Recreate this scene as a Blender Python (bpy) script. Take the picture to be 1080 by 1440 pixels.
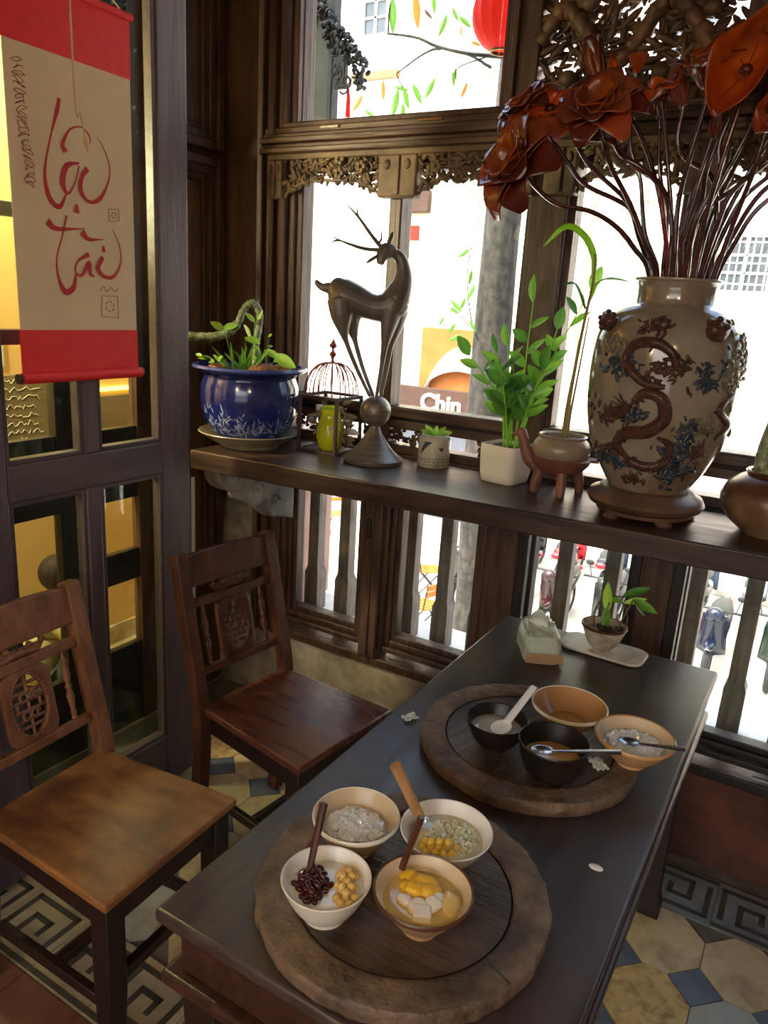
import bpy, bmesh, math, random
from mathutils import Vector, Matrix, noise

for _o in list(bpy.data.objects):
    bpy.data.objects.remove(_o, do_unlink=True)
SC = bpy.context.scene
COL = SC.collection
PI = math.pi

# ------------------------------------------------------------------ camera
def make_camera():
    yaw, pit, rol, fpx = -0.524772, -0.270259, 0.0621244, 1062.77
    f = Vector((math.sin(yaw)*math.cos(pit), math.cos(yaw)*math.cos(pit), math.sin(pit)))
    r = Vector((math.cos(yaw), -math.sin(yaw), 0.0))
    u = r.cross(f)
    c, s = math.cos(rol), math.sin(rol)
    r2, u2 = c*r + s*u, -s*r + c*u
    cd = bpy.data.cameras.new('camera')
    cd.sensor_fit = 'VERTICAL'; cd.sensor_height = 36.0; cd.sensor_width = 27.0
    cd.lens = 36.0*fpx/1440.0
    cd.clip_start = 0.02; cd.clip_end = 200
    co = bpy.data.objects.new('camera', cd); COL.objects.link(co)
    m = Matrix.Identity(4)
    for i in range(3):
        m[i][0] = r2[i]; m[i][1] = u2[i]; m[i][2] = -f[i]
    m[0][3], m[1][3], m[2][3] = 0.0, 0.0, 1.62
    co.matrix_world = m
    SC.camera = co
make_camera()

# ------------------------------------------------------------------ sky, sun, exposure
SKY_STRENGTH = 1.0
SUN_ENERGY = 5.0
EXPOSURE = 0.35
W = bpy.data.worlds.new('world'); SC.world = W; W.use_nodes = True
_nt = W.node_tree; _nt.nodes.clear()
_sky = _nt.nodes.new('ShaderNodeTexSky'); _sky.sky_type = 'NISHITA'
_sky.sun_disc = False; _sky.sun_elevation = math.radians(58); _sky.sun_rotation = math.radians(200)
_sky.air_density = 1.0; _sky.dust_density = 7.0; _sky.ozone_density = 0.6
_bg = _nt.nodes.new('ShaderNodeBackground'); _bg.inputs[1].default_value = SKY_STRENGTH
_ow = _nt.nodes.new('ShaderNodeOutputWorld')
_nt.links.new(_sky.outputs[0], _bg.inputs[0]); _nt.links.new(_bg.outputs[0], _ow.inputs[0])

_sd = bpy.data.lights.new('sun', 'SUN'); _sd.energy = SUN_ENERGY; _sd.angle = math.radians(1.0)
_sd.color = (1.0, 0.96, 0.9)
_so = bpy.data.objects.new('sun', _sd); COL.objects.link(_so)
_so.location = (0, -8, 14)
_so.rotation_euler = Vector((0.32, 0.62, -1.0)).to_track_quat('-Z', 'Y').to_euler()   # over our roof onto the street

SC.view_settings.view_transform = 'Standard'
SC.view_settings.look = 'None'
SC.view_settings.gamma = 1.0
SC.view_settings.exposure = EXPOSURE
SC.view_settings.use_curve_mapping = False
SC.cycles.max_bounces = 10
SC.cycles.transparent_max_bounces = 24
SC.cycles.use_denoising = True
SC.cycles.sample_clamp_indirect = 8.0

# ------------------------------------------------------------------ helpers
def lin(h):
    h = h.lstrip('#')
    out = []
    for i in (0, 2, 4):
        v = int(h[i:i+2], 16)/255.0
        out.append(v/12.92 if v <= 0.04045 else ((v+0.055)/1.055)**2.4)
    return (out[0], out[1], out[2], 1.0)

def lerp(a, b, t): return a + (b-a)*t

class MB:
    """collects shapes into one mesh"""
    def __init__(self): self.v = []; self.f = []
    def add(self, vs, fs, M=None):
        o = len(self.v)
        for p in vs:
            p = Vector(p)
            self.v.append(M @ p if M is not None else p)
        for f in fs: self.f.append(tuple(i+o for i in f))
        return self
    def box(self, x0, x1, y0, y1, z0, z1, M=None):
        vs = [(x0,y0,z0),(x1,y0,z0),(x1,y1,z0),(x0,y1,z0),(x0,y0,z1),(x1,y0,z1),(x1,y1,z1),(x0,y1,z1)]
        fs = [(0,3,2,1),(4,5,6,7),(0,1,5,4),(1,2,6,5),(2,3,7,6),(3,0,4,7)]
        return self.add(vs, fs, M)
    def cbox(self, c, s, M=None):
        return self.box(c[0]-s[0]/2, c[0]+s[0]/2, c[1]-s[1]/2, c[1]+s[1]/2, c[2]-s[2]/2, c[2]+s[2]/2, M)
    def prism(self, poly, z0, z1, M=None):
        n = len(poly)
        vs = [(p[0],p[1],z0) for p in poly] + [(p[0],p[1],z1) for p in poly]
        fs = [tuple(range(n-1,-1,-1)), tuple(range(n,2*n))]
        for i in range(n):
            j = (i+1) % n; fs.append((i,j,n+j,n+i))
        return self.add(vs, fs, M)
    def tube(self, pts, r, seg=8, cap=True, M=None, flat=1.0, up=None):
        pts = [Vector(p) for p in pts]; n = len(pts)
        rs = r if isinstance(r, (list, tuple)) else [r]*n
        T = []
        for i in range(n):
            a = pts[max(0,i-1)]; b = pts[min(n-1,i+1)]
            t = (b-a); T.append(t.normalized() if t.length > 1e-9 else Vector((0,0,1)))
        ref = Vector(up) if up is not None else (Vector((0,0,1)) if abs(T[0].z) < 0.9 else Vector((1,0,0)))
        nrm = (ref - T[0]*ref.dot(T[0])).normalized()
        vs = []
        for i in range(n):
            nrm = (nrm - T[i]*nrm.dot(T[i]))
            nrm = nrm.normalized() if nrm.length > 1e-6 else T[i].orthogonal().normalized()
            b = T[i].cross(nrm)
            for k in range(seg):
                a = 2*PI*k/seg
                vs.append(pts[i] + nrm*(math.cos(a)*rs[i]*flat) + b*(math.sin(a)*rs[i]))
        fs = []
        for i in range(n-1):
            for k in range(seg):
                k2 = (k+1) % seg
                fs.append((i*seg+k, i*seg+k2, (i+1)*seg+k2, (i+1)*seg+k))
        if cap:
            fs.append(tuple(range(seg-1,-1,-1))); fs.append(tuple((n-1)*seg+k for k in range(seg)))
        return self.add(vs, fs, M)
    def lathe(self, prof, seg=32, M=None, cap=True):
        vs = []; fs = []; rows = []
        for (r, z) in prof:
            if r < 1e-6:
                rows.append([len(vs)]); vs.append((0,0,z))
            else:
                rows.append(list(range(len(vs), len(vs)+seg)))
                for k in range(seg):
                    a = 2*PI*k/seg; vs.append((r*math.cos(a), r*math.sin(a), z))
        for i in range(len(rows)-1):
            A, B = rows[i], rows[i+1]
            for k in range(seg):
                k2 = (k+1) % seg
                if len(A) == 1 and len(B) == 1: continue
                if len(A) == 1: fs.append((A[0], B[k], B[k2]))
                elif len(B) == 1: fs.append((A[k], A[k2], B[0]))
                else: fs.append((A[k], A[k2], B[k2], B[k]))
        if cap:
            if len(rows[0]) > 1: fs.append(tuple(reversed(rows[0])))
            if len(rows[-1]) > 1: fs.append(tuple(rows[-1]))
        return self.add(vs, fs, M)
    def ell(self, c, r, seg=10, rings=6, M=None, R=None):
        c = Vector(c); vs = [(0,0,-1)]; fs = []
        for i in range(1, rings):
            t = -PI/2 + PI*i/rings
            for k in range(seg):
                a = 2*PI*k/seg; vs.append((math.cos(t)*math.cos(a), math.cos(t)*math.sin(a), math.sin(t)))
        vs.append((0,0,1)); L = len(vs)-1
        for k in range(seg):
            k2 = (k+1) % seg
            fs.append((0, 1+k2, 1+k)); fs.append((L, L-seg+k, L-seg+k2))
        for i in range(rings-2):
            for k in range(seg):
                k2 = (k+1) % seg; a = 1+i*seg
                fs.append((a+k, a+k2, a+seg+k2, a+seg+k))
        out = []
        for p in vs:
            q = Vector((p[0]*r[0], p[1]*r[1], p[2]*r[2]))
            if R is not None: q = R @ q
            out.append(q + c)
        return self.add(out, fs, M)
    def grid(self, fn, nu, nv, M=None, wrap_u=False):
        vs = []; fs = []
        for i in range(nu + (0 if wrap_u else 1)):
            for j in range(nv+1): vs.append(fn(i/nu, j/nv))
        w = nv+1; n = nu if wrap_u else nu+1
        for i in range(nu):
            i2 = (i+1) % n
            for j in range(nv): fs.append((i*w+j, i2*w+j, i2*w+j+1, i*w+j+1))
        return self.add(vs, fs, M)
    def mesh(self, name, mat=None, smooth=True, angle=40):
        me = bpy.data.meshes.new(name)
        me.from_pydata([tuple(p) for p in self.v], [], self.f)
        bm = bmesh.new(); bm.from_mesh(me)
        bmesh.ops.recalc_face_normals(bm, faces=bm.faces)
        bm.to_mesh(me); bm.free()
        if smooth:
            me.polygons.foreach_set('use_smooth', [True]*len(me.polygons))
            try: me.set_sharp_from_angle(angle=math.radians(angle))
            except Exception: pass
        if mat is not None: me.materials.append(mat)
        me.update()
        return me
    def build(self, name, mat, parent=None, smooth=True, angle=40, bevel=0.0, bseg=2, solid=0.0, subsurf=0, remesh=0.0, offset=0.0):
        me = self.mesh(name, mat, smooth, angle)
        ob = bpy.data.objects.new(name, me); COL.objects.link(ob)
        if parent is not None: ob.parent = parent
        if remesh:
            md = ob.modifiers.new('remesh', 'REMESH'); md.mode = 'VOXEL'; md.voxel_size = remesh; md.use_smooth_shade = True
            ms = ob.modifiers.new('smooth', 'SMOOTH'); ms.factor = 0.5; ms.iterations = 6
        if solid:
            md = ob.modifiers.new('solid', 'SOLIDIFY'); md.thickness = solid; md.offset = offset
        if bevel:
            md = ob.modifiers.new('bevel', 'BEVEL'); md.width = bevel; md.segments = bseg; md.limit_method = 'ANGLE'; md.angle_limit = math.radians(35)
        if subsurf:
            md = ob.modifiers.new('sub', 'SUBSURF'); md.levels = subsurf; md.render_levels = subsurf
        return ob

def tag(o, label=None, cat=None, group=None, kind=None):
    if label: o['label'] = label
    if cat: o['category'] = cat
    if group: o['group'] = group
    if kind: o['kind'] = kind
    return o

def thing(name, label, cat, loc=(0,0,0), rotz=0.0, group=None, kind=None):
    o = bpy.data.objects.new(name, None); COL.objects.link(o)
    o.empty_display_size = 0.05
    o.location = loc; o.rotation_euler = (0,0,rotz)
    return tag(o, label, cat, group, kind)

def struct(name, label=None, loc=(0,0,0), rotz=0.0, cat=None):
    return thing(name, label, cat, loc, rotz, kind='structure')

def copy_tree(o, parent=None):
    c = o.copy(); COL.objects.link(c)
    if parent is not None: c.parent = parent
    for ch in list(o.children): copy_tree(ch, c)
    return c

def inst(me, name, parent=None, loc=(0,0,0), rot=None, scale=None):
    o = bpy.data.objects.new(name, me); COL.objects.link(o)
    if parent is not None: o.parent = parent
    o.location = loc
    if rot is not None: o.rotation_euler = rot
    if scale is not None: o.scale = scale
    return o

def curve_pts(ctrl, n=24):
    """Catmull-Rom through control points"""
    P = [Vector(p) for p in ctrl]
    P = [P[0]*2-P[1]] + P + [P[-1]*2-P[-2]]
    m = len(P)-3; out = []
    for i in range(n+1):
        t = i/n*m; k = min(int(t), m-1); u = t-k
        a,b,c,d = P[k],P[k+1],P[k+2],P[k+3]
        out.append(0.5*((2*b)+(c-a)*u+(2*a-5*b+4*c-d)*u*u+(3*b-a-3*c+d)*u*u*u))
    return out

def interp(vals, n):
    m = len(vals)-1; out = []
    for i in range(n+1):
        t = i/n*m; k = min(int(t), m-1); out.append(lerp(vals[k], vals[k+1], t-k))
    return out

def frame_to(d, up=(0,0,1)):
    """matrix whose local +Z points along d"""
    z = Vector(d).normalized(); u = Vector(up)
    if abs(z.dot(u)) > 0.98: u = Vector((1,0,0))
    x = u.cross(z).normalized(); y = z.cross(x)
    return Matrix(((x.x,y.x,z.x),(x.y,y.y,z.y),(x.z,y.z,z.z)))

def place(loc, R=None):
    m = (R.to_4x4() if R is not None else Matrix.Identity(4)); m.translation = Vector(loc); return m

# ------------------------------------------------------------------ materials
MAT = {}
def mat(name, c1, rough=0.5, c2=None, scale=6.0, stretch=(1,1,1), detail=6.0, lo=0.35, hi=0.65, metal=0.0, spec=0.5,
        bump=0.0, bscale=None, bstretch=None, coat=0.0, trans=0.0, translucent=None, emit=None, estr=0.0, c3=None, s3=1.0,
        rough2=None, alpha=1.0, ior=1.5, sss=0.0, distort=0.0):
    m = bpy.data.materials.new(name); m.use_nodes = True
    nt = m.node_tree; N = nt.nodes; L = nt.links
    N.clear()
    out = N.new('ShaderNodeOutputMaterial'); b = N.new('ShaderNodeBsdfPrincipled')
    b.inputs['Roughness'].default_value = rough; b.inputs['Metallic'].default_value = metal
    b.inputs['Specular IOR Level'].default_value = spec; b.inputs['IOR'].default_value = ior
    b.inputs['Base Color'].default_value = lin(c1)
    if coat: b.inputs['Coat Weight'].default_value = coat; b.inputs['Coat Roughness'].default_value = 0.15
    if trans: b.inputs['Transmission Weight'].default_value = trans
    if alpha < 1: b.inputs['Alpha'].default_value = alpha
    if sss:
        b.inputs['Subsurface Weight'].default_value = sss; b.inputs['Subsurface Radius'].default_value = (0.01,0.007,0.004)
    if emit:
        b.inputs['Emission Color'].default_value = lin(emit); b.inputs['Emission Strength'].default_value = estr
    tc = None
    def coords(st):
        nonlocal tc
        if tc is None: tc = N.new('ShaderNodeTexCoord')
        mp = N.new('ShaderNodeMapping'); mp.inputs['Scale'].default_value = st
        L.new(tc.outputs['Object'], mp.inputs['Vector']); return mp.outputs[0]
    def noise_tex(sc, st, dt, dist=0.0):
        n = N.new('ShaderNodeTexNoise'); n.inputs['Scale'].default_value = sc; n.inputs['Detail'].default_value = dt
        n.inputs['Roughness'].default_value = 0.6; n.inputs['Distortion'].default_value = dist
        L.new(coords(st), n.inputs['Vector']); return n.outputs[0]
    base_out = None
    if c2:
        nz = noise_tex(scale, stretch, detail, distort)
        rp = N.new('ShaderNodeValToRGB'); e = rp.color_ramp.elements
        e[0].position = lo; e[0].color = lin(c1); e[1].position = hi; e[1].color = lin(c2)
        L.new(nz, rp.inputs[0]); base_out = rp.outputs[0]
        if c3:
            n3 = noise_tex(s3, (1,1,1), 4.0)
            r3 = N.new('ShaderNodeValToRGB'); r3.color_ramp.elements[0].position = 0.45; r3.color_ramp.elements[1].position = 0.68
            L.new(n3, r3.inputs[0])
            mx = N.new('ShaderNodeMix'); mx.data_type = 'RGBA'
            L.new(r3.outputs[0], mx.inputs[0]); L.new(base_out, mx.inputs[6]); mx.inputs[7].default_value = lin(c3)
            base_out = mx.outputs[2]
        L.new(base_out, b.inputs['Base Color'])
        if rough2 is not None:
            mr = N.new('ShaderNodeMapRange'); mr.inputs['To Min'].default_value = rough; mr.inputs['To Max'].default_value = rough2
            mr.inputs['From Min'].default_value = 0.3; mr.inputs['From Max'].default_value = 0.7
            L.new(nz, mr.inputs['Value']); L.new(mr.outputs[0], b.inputs['Roughness'])
    if bump:
        nb = noise_tex(bscale or scale, bstretch or stretch, 5.0)
        bp = N.new('ShaderNodeBump'); bp.inputs['Strength'].default_value = bump; bp.inputs['Distance'].default_value = 0.01
        L.new(nb, bp.inputs['Height']); L.new(bp.outputs[0], b.inputs['Normal'])
    surf = b.outputs[0]
    if translucent:
        tl = N.new('ShaderNodeBsdfTranslucent'); tl.inputs[0].default_value = lin(translucent[0])
        ms = N.new('ShaderNodeMixShader'); ms.inputs[0].default_value = translucent[1]
        L.new(surf, ms.inputs[1]); L.new(tl.outputs[0], ms.inputs[2]); surf = ms.outputs[0]
    L.new(surf, out.inputs['Surface'])
    MAT[name] = m
    return m

def glass_mat(name, tint='#ffffff', refl=1.0, rough=0.0, ior=1.45):
    m = bpy.data.materials.new(name); m.use_nodes = True
    nt = m.node_tree; N = nt.nodes; L = nt.links; N.clear()
    out = N.new('ShaderNodeOutputMaterial'); t = N.new('ShaderNodeBsdfTransparent'); t.inputs[0].default_value = lin(tint)
    g = N.new('ShaderNodeBsdfGlossy'); g.inputs['Roughness'].default_value = rough
    fr = N.new('ShaderNodeLayerWeight'); fr.inputs['Blend'].default_value = 0.5
    pw = N.new('ShaderNodeMath'); pw.operation = 'POWER'; pw.inputs[1].default_value = 5.0
    mu = N.new('ShaderNodeMath'); mu.operation = 'MULTIPLY_ADD'; mu.inputs[1].default_value = .8*refl; mu.inputs[2].default_value = .035*refl; mu.use_clamp = True
    L.new(fr.outputs['Facing'], pw.inputs[0])
    ms = N.new('ShaderNodeMixShader')
    L.new(pw.outputs[0], mu.inputs[0]); L.new(mu.outputs[0], ms.inputs[0]); L.new(t.outputs[0], ms.inputs[1]); L.new(g.outputs[0], ms.inputs[2])
    L.new(ms.outputs[0], out.inputs['Surface']); MAT[name] = m
    return m

def emit_mat(name, c, s):
    m = bpy.data.materials.new(name); m.use_nodes = True
    nt = m.node_tree; nt.nodes.clear()
    out = nt.nodes.new('ShaderNodeOutputMaterial'); e = nt.nodes.new('ShaderNodeEmission')
    e.inputs[0].default_value = lin(c); e.inputs[1].default_value = s
    nt.links.new(e.outputs[0], out.inputs['Surface']); MAT[name] = m
    return m

ZS = (9, 9, 0.9); XS = (0.9, 9, 9); YS = (9, 0.9, 9)
mat('frame_wood_v', '#382620', 0.42, '#5a4335', 5, ZS, bump=0.25, spec=0.4)
mat('frame_wood_h', '#382620', 0.42, '#5c4535', 5, XS, bump=0.25, spec=0.4)
mat('carved_wood', '#4a3a2a', 0.6, '#7a6448', 9, (1,1,1), bump=0.3)
mat('dragon_wood', '#3a2718', 0.55, '#6a4526', 10, (1,1,1), bump=0.3)
mat('column_wood', '#5a3e2e', 0.5, '#78553e', 4, ZS, bump=0.15, c3='#4a3225', s3=2.0)
mat('door_wood', '#4c4142', 0.45, '#5e5153', 5, ZS, bump=0.12, spec=0.4)
mat('door_wood_h', '#463a3a', 0.45, '#584a4a', 5, YS, bump=0.12, spec=0.4)
mat('dark_wood', '#17100d', 0.5, '#271a14', 6, ZS, bump=0.2)
mat('shelf_wood', '#2c201b', 0.3, '#4b372b', 4, XS, bump=0.12, c3='#241a17', s3=2.5, rough2=0.42)
mat('table_wood', '#362c2a', 0.30, '#4a3b37', 4, YS, bump=0.10, c3='#3a3334', s3=3.0, rough2=0.45, spec=0.55)
mat('table_edge', '#2b1913', 0.35, '#4a2d20', 5, YS, bump=0.15)
mat('chair_wood_dark', '#3a1f17', 0.36, '#5e3626', 5, (6,6,1.5), bump=0.15)
mat('chair_seat_red', '#4a271b', 0.22, '#653625', 3.0, (1.2,5,5), bump=0.04, rough2=0.34, spec=.6)
mat('chair_seat_worn', '#6f4420', 0.42, '#ab763e', 3.0, (1.6,5,5), bump=0.1, c3='#55301a', s3=4.5, rough2=0.5)
mat('chair_wood_worn', '#633d25', 0.45, '#8e5e3a', 5, (5,5,1.5), bump=0.15)
mat('chair_leg_dark', '#1c100c', 0.45, '#2c1912', 5, ZS, bump=0.1)
mat('tray_rim', '#4d3c30', 0.55, '#8a7056', 16, (1,1,1), bump=0.9, bscale=40, c3='#3d2e24', s3=9.0, lo=.3, hi=.7, detail=10)
mat('tray_inner', '#2a211b', 0.42, '#4a3a2e', 7, (1.2,9,9), bump=0.6, c3='#5a4638', s3=6.0)
mat('plaster_worn', '#8f8577', 0.9, '#b9b0a0', 7, (1,1,1), bump=0.4, c3='#6b5f52', s3=5.0, distort=0.6)
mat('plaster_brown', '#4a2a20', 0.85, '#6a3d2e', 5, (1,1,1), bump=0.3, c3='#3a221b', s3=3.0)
mat('plaster_room', '#8a7355', 0.9, '#97805f', 3, (1,1,1), bump=0.1)
mat('ceiling_wood', '#3c2a20', 0.7, '#523a2b', 4, XS)
mat('ochre_wall', '#c8a25c', 0.85, '#d2ae6a', 2, (1,1,1))
mat('grout', '#5a5248', 0.9, '#6f675c', 12)
mat('white_render', '#e6e2da', 0.9, '#f2efe8', 3)
mat('outer_sill', '#cfcabf', 0.8, '#e4e0d6', 6)
mat('pink_render', '#b78f80', 0.85, '#c9a294', 4, c3='#a37c6c', s3=3)
mat('baluster_wood', '#6a5c52', 0.7, '#8f8073', 6, ZS, bump=0.4, c3='#4a3d34', s3=5)
glass_mat('window_glass', '#f4faf8', 0.7)
glass_mat('door_glass', '#e9efe9', 1.3)
mat('steel', '#c9c9cc', 0.22, metal=1.0)
mat('brass', '#8a6a3a', 0.35, metal=1.0)
mat('black_iron', '#1c1a1a', 0.5, '#2a2522', 20)
# ================================================================== the room
YW = 2.25          # inner face of the window wall
ZSH = 1.115        # top of the window shelf
M_ = MAT

# ---- floor with its laid tiles
floor = struct('floor', 'old patterned cement tile floor with cream octagons and a key border')
MB().box(-2.72, 2.3, -2.3, 2.6, -0.12, -0.006).build('screed', M_['grout'], floor, smooth=False)
mat('tile_cream', '#b3a078', 0.5, '#cdbb92', 5, c3='#97805a', s3=7.0, bump=0.08, bscale=30)
mat('tile_grey', '#9aa09a', 0.5, '#b4b8ae', 5, c3='#8c8a78', s3=6.0, bump=0.08, bscale=30)
mat('tile_pitted', '#b89c63', 0.6, '#c9b07a', 9, c3='#8a7244', s3=26.0, bump=0.35, bscale=40)
mat('tile_blue', '#4d535f', 0.5, '#666d7a', 9, bump=0.08)
mat('tile_band', '#a29578', 0.55, '#b8aa88', 6, c3='#8a7c62', s3=6.0, bump=0.08)
mat('tile_band_grey', '#6f7478', 0.55, '#858a8c', 6, c3='#5b5d60', s3=6.0, bump=0.08)
mat('key_dark', '#3a352e', 0.6, '#4c453a', 14)
mat('tile_red', '#6b4030', 0.55, '#7f503d', 6, c3='#583226', s3=5.0, bump=0.08)
tw, th, c = 0.2, 0.232, 0.068
def oct_poly(w, h, c):
    a, b = w/2-0.0012, h/2-0.0012
    return [(-a+c,-b),(a-c,-b),(a,-b+c),(a,b-c),(a-c,b),(-a+c,b),(-a,b-c),(-a,-b+c)]
_p = MB().prism(oct_poly(tw, th, c), -0.006, 0.0)
oct_me = [_p.mesh('tile', M_[k], smooth=False) for k in ('tile_cream', 'tile_grey', 'tile_pitted')]
dia_me = MB().prism([(-c+.002,0),(0,-c+.002),(c-.002,0),(0,c-.002)], -0.006, -0.0006).mesh('tile_inset', M_['tile_blue'], smooth=False)
rnd = random.Random(5)
X0 = -0.025
for i in range(-9, 6):
    for j in range(4):
        x = X0 + tw*(i+0.5); y = 1.993 - th*(j+0.5)
        k = rnd.choice([0,0,0,1,2])
        if (i, j) == (-1, 0): k = 0
        if (i, j) == (-1, 1): k = 2
        if (i, j) == (0, 1): k = 1
        if (i, j) == (0, 0): k = 0
        inst(oct_me[k], 'tile', floor, (x, y, rnd.uniform(-0.0006, 0.0006)))
for i in range(-9, 7):
    for j in range(1, 4):
        inst(dia_me, 'tile_inset', floor, (X0 + tw*i, 1.993 - th*j, 0))
# key border tiles (along the wall, and the strip on the near side)
def key_tile(name, band, scale):
    MBk = MB()
    k = scale/10.0
    def bar(x0, y0, x1, y1): MBk.box((x0-5)*k, (x1-5)*k, (y0-5)*k, (y1-5)*k, -0.0005, 0.0005)
    for r_ in [(0,0.3,10,1.0),(0.6,2,1.4,9),(0.6,8.2,9,9),(8.2,2,9,9),(3,2,9,2.8),(3,2,3.8,6.6),(3,5.8,6.6,6.6),(5.8,4,6.6,6.6)]: bar(*r_)
    return (MB().box(-scale/2+.001, scale/2-.001, -scale/2+.001, scale/2-.001, -0.006, 0.0).mesh(name, band, smooth=False),
            MBk.mesh('key_line', M_['key_dark'], smooth=False))
ka, kb = key_tile('border_tile', M_['tile_band_grey'], 0.2), key_tile('border_tile', M_['tile_band'], 0.2)
for i in range(-9, 6):
    for (pair, y) in ((ka, 2.096), (kb, 0.962)):
        if pair is kb and i > 0: continue
        t = inst(pair[0], 'border_tile', floor, (X0+tw*(i+0.5), y, 0), (0,0,PI if i % 2 else 0) if pair is ka else (0,0,0))
        inst(pair[1], 'key_line', t, (0,0,0.0006))
red_me = MB().box(-.099, .099, -.099, .099, -0.006, 0.0).mesh('tile', M_['tile_red'], smooth=False)
for i in range(-9, -2):
    for j in range(3): inst(red_me, 'tile', floor, (X0+tw*(i+0.5), 0.76-0.2*j, rnd.uniform(-.0006,.0006)))
MB().box(-2.72, -2.08, -0.3, 2.55, -0.006, 0.0).build('passage_floor', M_['tile_cream'], floor, smooth=False)
MB().box(-2.08, 2.25, -2.25, 0.255, -0.006, 0.0).build('far_floor', M_['tile_red'], floor, smooth=False)
MB().box(-0.6, 2.25, 0.255, 0.86, -0.006, 0.0).build('far_floor', M_['tile_cream'], floor, smooth=False)
MB().box(X0+6*tw, 2.25, 0.86, 2.25, -0.006, 0.0).build('far_floor', M_['tile_cream'], floor, smooth=False)

# ---- ceiling and plain walls
def sbox(name, label, m, *b):
    o = MB().box(*b).build(name, m, smooth=False); tag(o, label, kind='structure'); return o
sbox('ceiling', 'dark timber ceiling of the tea room', M_['ceiling_wood'], -2.8, 2.4, -2.4, 2.5, 3.0, 3.25)
wb = struct('wall_back', 'ochre plaster back wall of the room with an opening added for daylight')
for b_ in ((-2.2, 2.4, 0, .75), (-2.2, 2.4, 2.6, 3.0), (-2.2, -1.14, .75, 2.6), (1.29, 2.4, .75, 2.6)):
    MB().box(b_[0], b_[1], -2.4, -2.25, b_[2], b_[3]).build('wall_section', M_['plaster_room'], wb, smooth=False)
wk = struct('fill_window', 'unseen unglazed window added in the back wall to brighten the room')  # opening added out of view to raise the indoor light
for x in (-1.14, -.57, .06, .66, 1.23): MB().box(x, x+.06, -2.37, -2.28, .75, 2.6).build('mullion', M_['frame_wood_v'], wk, bevel=.005)
sbox('sun_block_eave', 'unseen eave added to keep direct sun out of the back window', M_['ceiling_wood'], -2.8, 2.6, -4.3, -2.4, 3.0, 3.1)  # added, unseen: stops direct sun entering by the back opening
sbox('bounce_ground', 'unseen pale courtyard behind the house', M_['outer_sill'], -12, 12, -14, -2.4, -3.4, -3.2)  # unseen ground added so the back opening does not face black
sbox('bounce_wall', 'unseen pale wall added to reflect daylight across the courtyard', M_['white_render'], -12, 12, -14.3, -14, -3.2, 1.0)  # added with the ground to send light back in
sbox('wall_right', 'ochre plaster side wall of the room', M_['plaster_room'], 2.25, 2.4, -2.25, 2.5, 0, 3.0)
sbox('wall_window', 'mottled grey plaster wall under the window sashes', M_['plaster_worn'], -2.08, -0.62, YW, YW+.15, 0, 0.297)
sbox('wall_window_right', 'brown plaster wall below the sash at the table corner', M_['plaster_brown'], -0.62, 2.25, YW, YW+.15, 0, 0.297)  # plaster coloured browner along this stretch
o = MB().box(-2.82, 2.4, 2.2, 2.5, 3.25, 8.5).build('upper_shade_wall', M_['white_render'], smooth=False); tag(o, 'unseen upper wall added to shade the street tree', kind='structure')  # unseen, added so its shadow falls on the trunk and leaves
sbox('wall_lintel', 'dark timber lintel above the windows', M_['frame_wood_h'], -2.08, 2.25, YW, YW+.15, 2.86, 3.0)
sbox('wall_passage', 'ochre yellow plaster wall of the passage behind the lattice', M_['ochre_wall'], -2.82, -2.7, -0.3, 2.6, 0, 3.0)
sbox('wall_passage_end', 'ochre end wall of the passage', M_['ochre_wall'], -2.7, -2.12, 2.42, 2.55, 0, 3.0)
sbox('wall_passage_back', 'ochre near end wall of the passage', M_['ochre_wall'], -2.7, -2.12, -0.3, -0.2, 0, 3.0)
sbox('wall_left_back', 'dark timber boarding beside the lattice screen', M_['dark_wood'], -2.13, -2.08, -2.25, 0.4, 0, 3.0)
sbox('baseboard_passage', 'pale skirting strip along the passage wall', M_['tile_cream'], -2.7, -2.685, -0.2, 2.42, 0.0, 0.09)

# ---- lattice screen (left wall)
wl = struct('wall_left', 'dark timber lattice screen between the room and the ochre passage')
rows_a = [(0.30, 0.895), (1.15, 1.435), (1.48, 1.79), (1.83, 2.36)]
rows_b = [(0.33, 0.585), (0.70, 0.895), (1.15, 1.435), (1.48, 1.79), (1.83, 2.36)]
cols = [(0.45, 0.92, rows_a), (1.04, 1.505, rows_a), (1.645, 1.83, rows_b)]
ycur = 0.4
for (a, b, rows) in cols:
    MB().box(-2.12, -2.08, ycur, a, 0, 3.0).build('post', M_['dark_wood'], wl, bevel=0.004)
    z = 0.0
    for (p, q) in rows:
        MB().box(-2.115, -2.085, a, b, z, p).build('rail', M_['dark_wood'], wl, bevel=0.003)
        MB().box(-2.102, -2.098, a, b, p, q).build('pane', M_['window_glass'], wl, smooth=False)
        z = q
    MB().box(-2.115, -2.085, a, b, z, 3.0).build('rail', M_['dark_wood'], wl, bevel=0.003)
    ycur = b
MB().box(-2.12, -2.08, ycur, YW+.1, 0, 3.0).build('post', M_['column_wood'], wl)
def rect_frame(mb, a0, a1, z0, z1, w, d0, d1, axis='x'):
    """four bars around a rectangle; axis: direction the first coordinate runs along"""
    for (p0, p1, q0, q1) in ((a0, a0+w, z0, z1), (a1-w, a1, z0, z1), (a0+w, a1-w, z0, z0+w), (a0+w, a1-w, z1-w, z1)):
        if axis == 'x': mb.box(p0, p1, d0, d1, q0, q1)
        else: mb.box(d0, d1, p0, p1, q0, q1)
for (z0, z1) in ((2.10, 2.95), (0.5, 2.075)):
    for k, (ins, dx) in enumerate(((0, 0.045), (0.028, 0.032), (0.05, 0.018))):
        m = MB(); rect_frame(m, 1.90+ins, 2.22-ins, z0+ins, z1-ins, 0.03, -2.08, -2.08+dx, 'y')
        m.build('moulding', M_['frame_wood_v'], wl, bevel=0.004)

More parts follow.
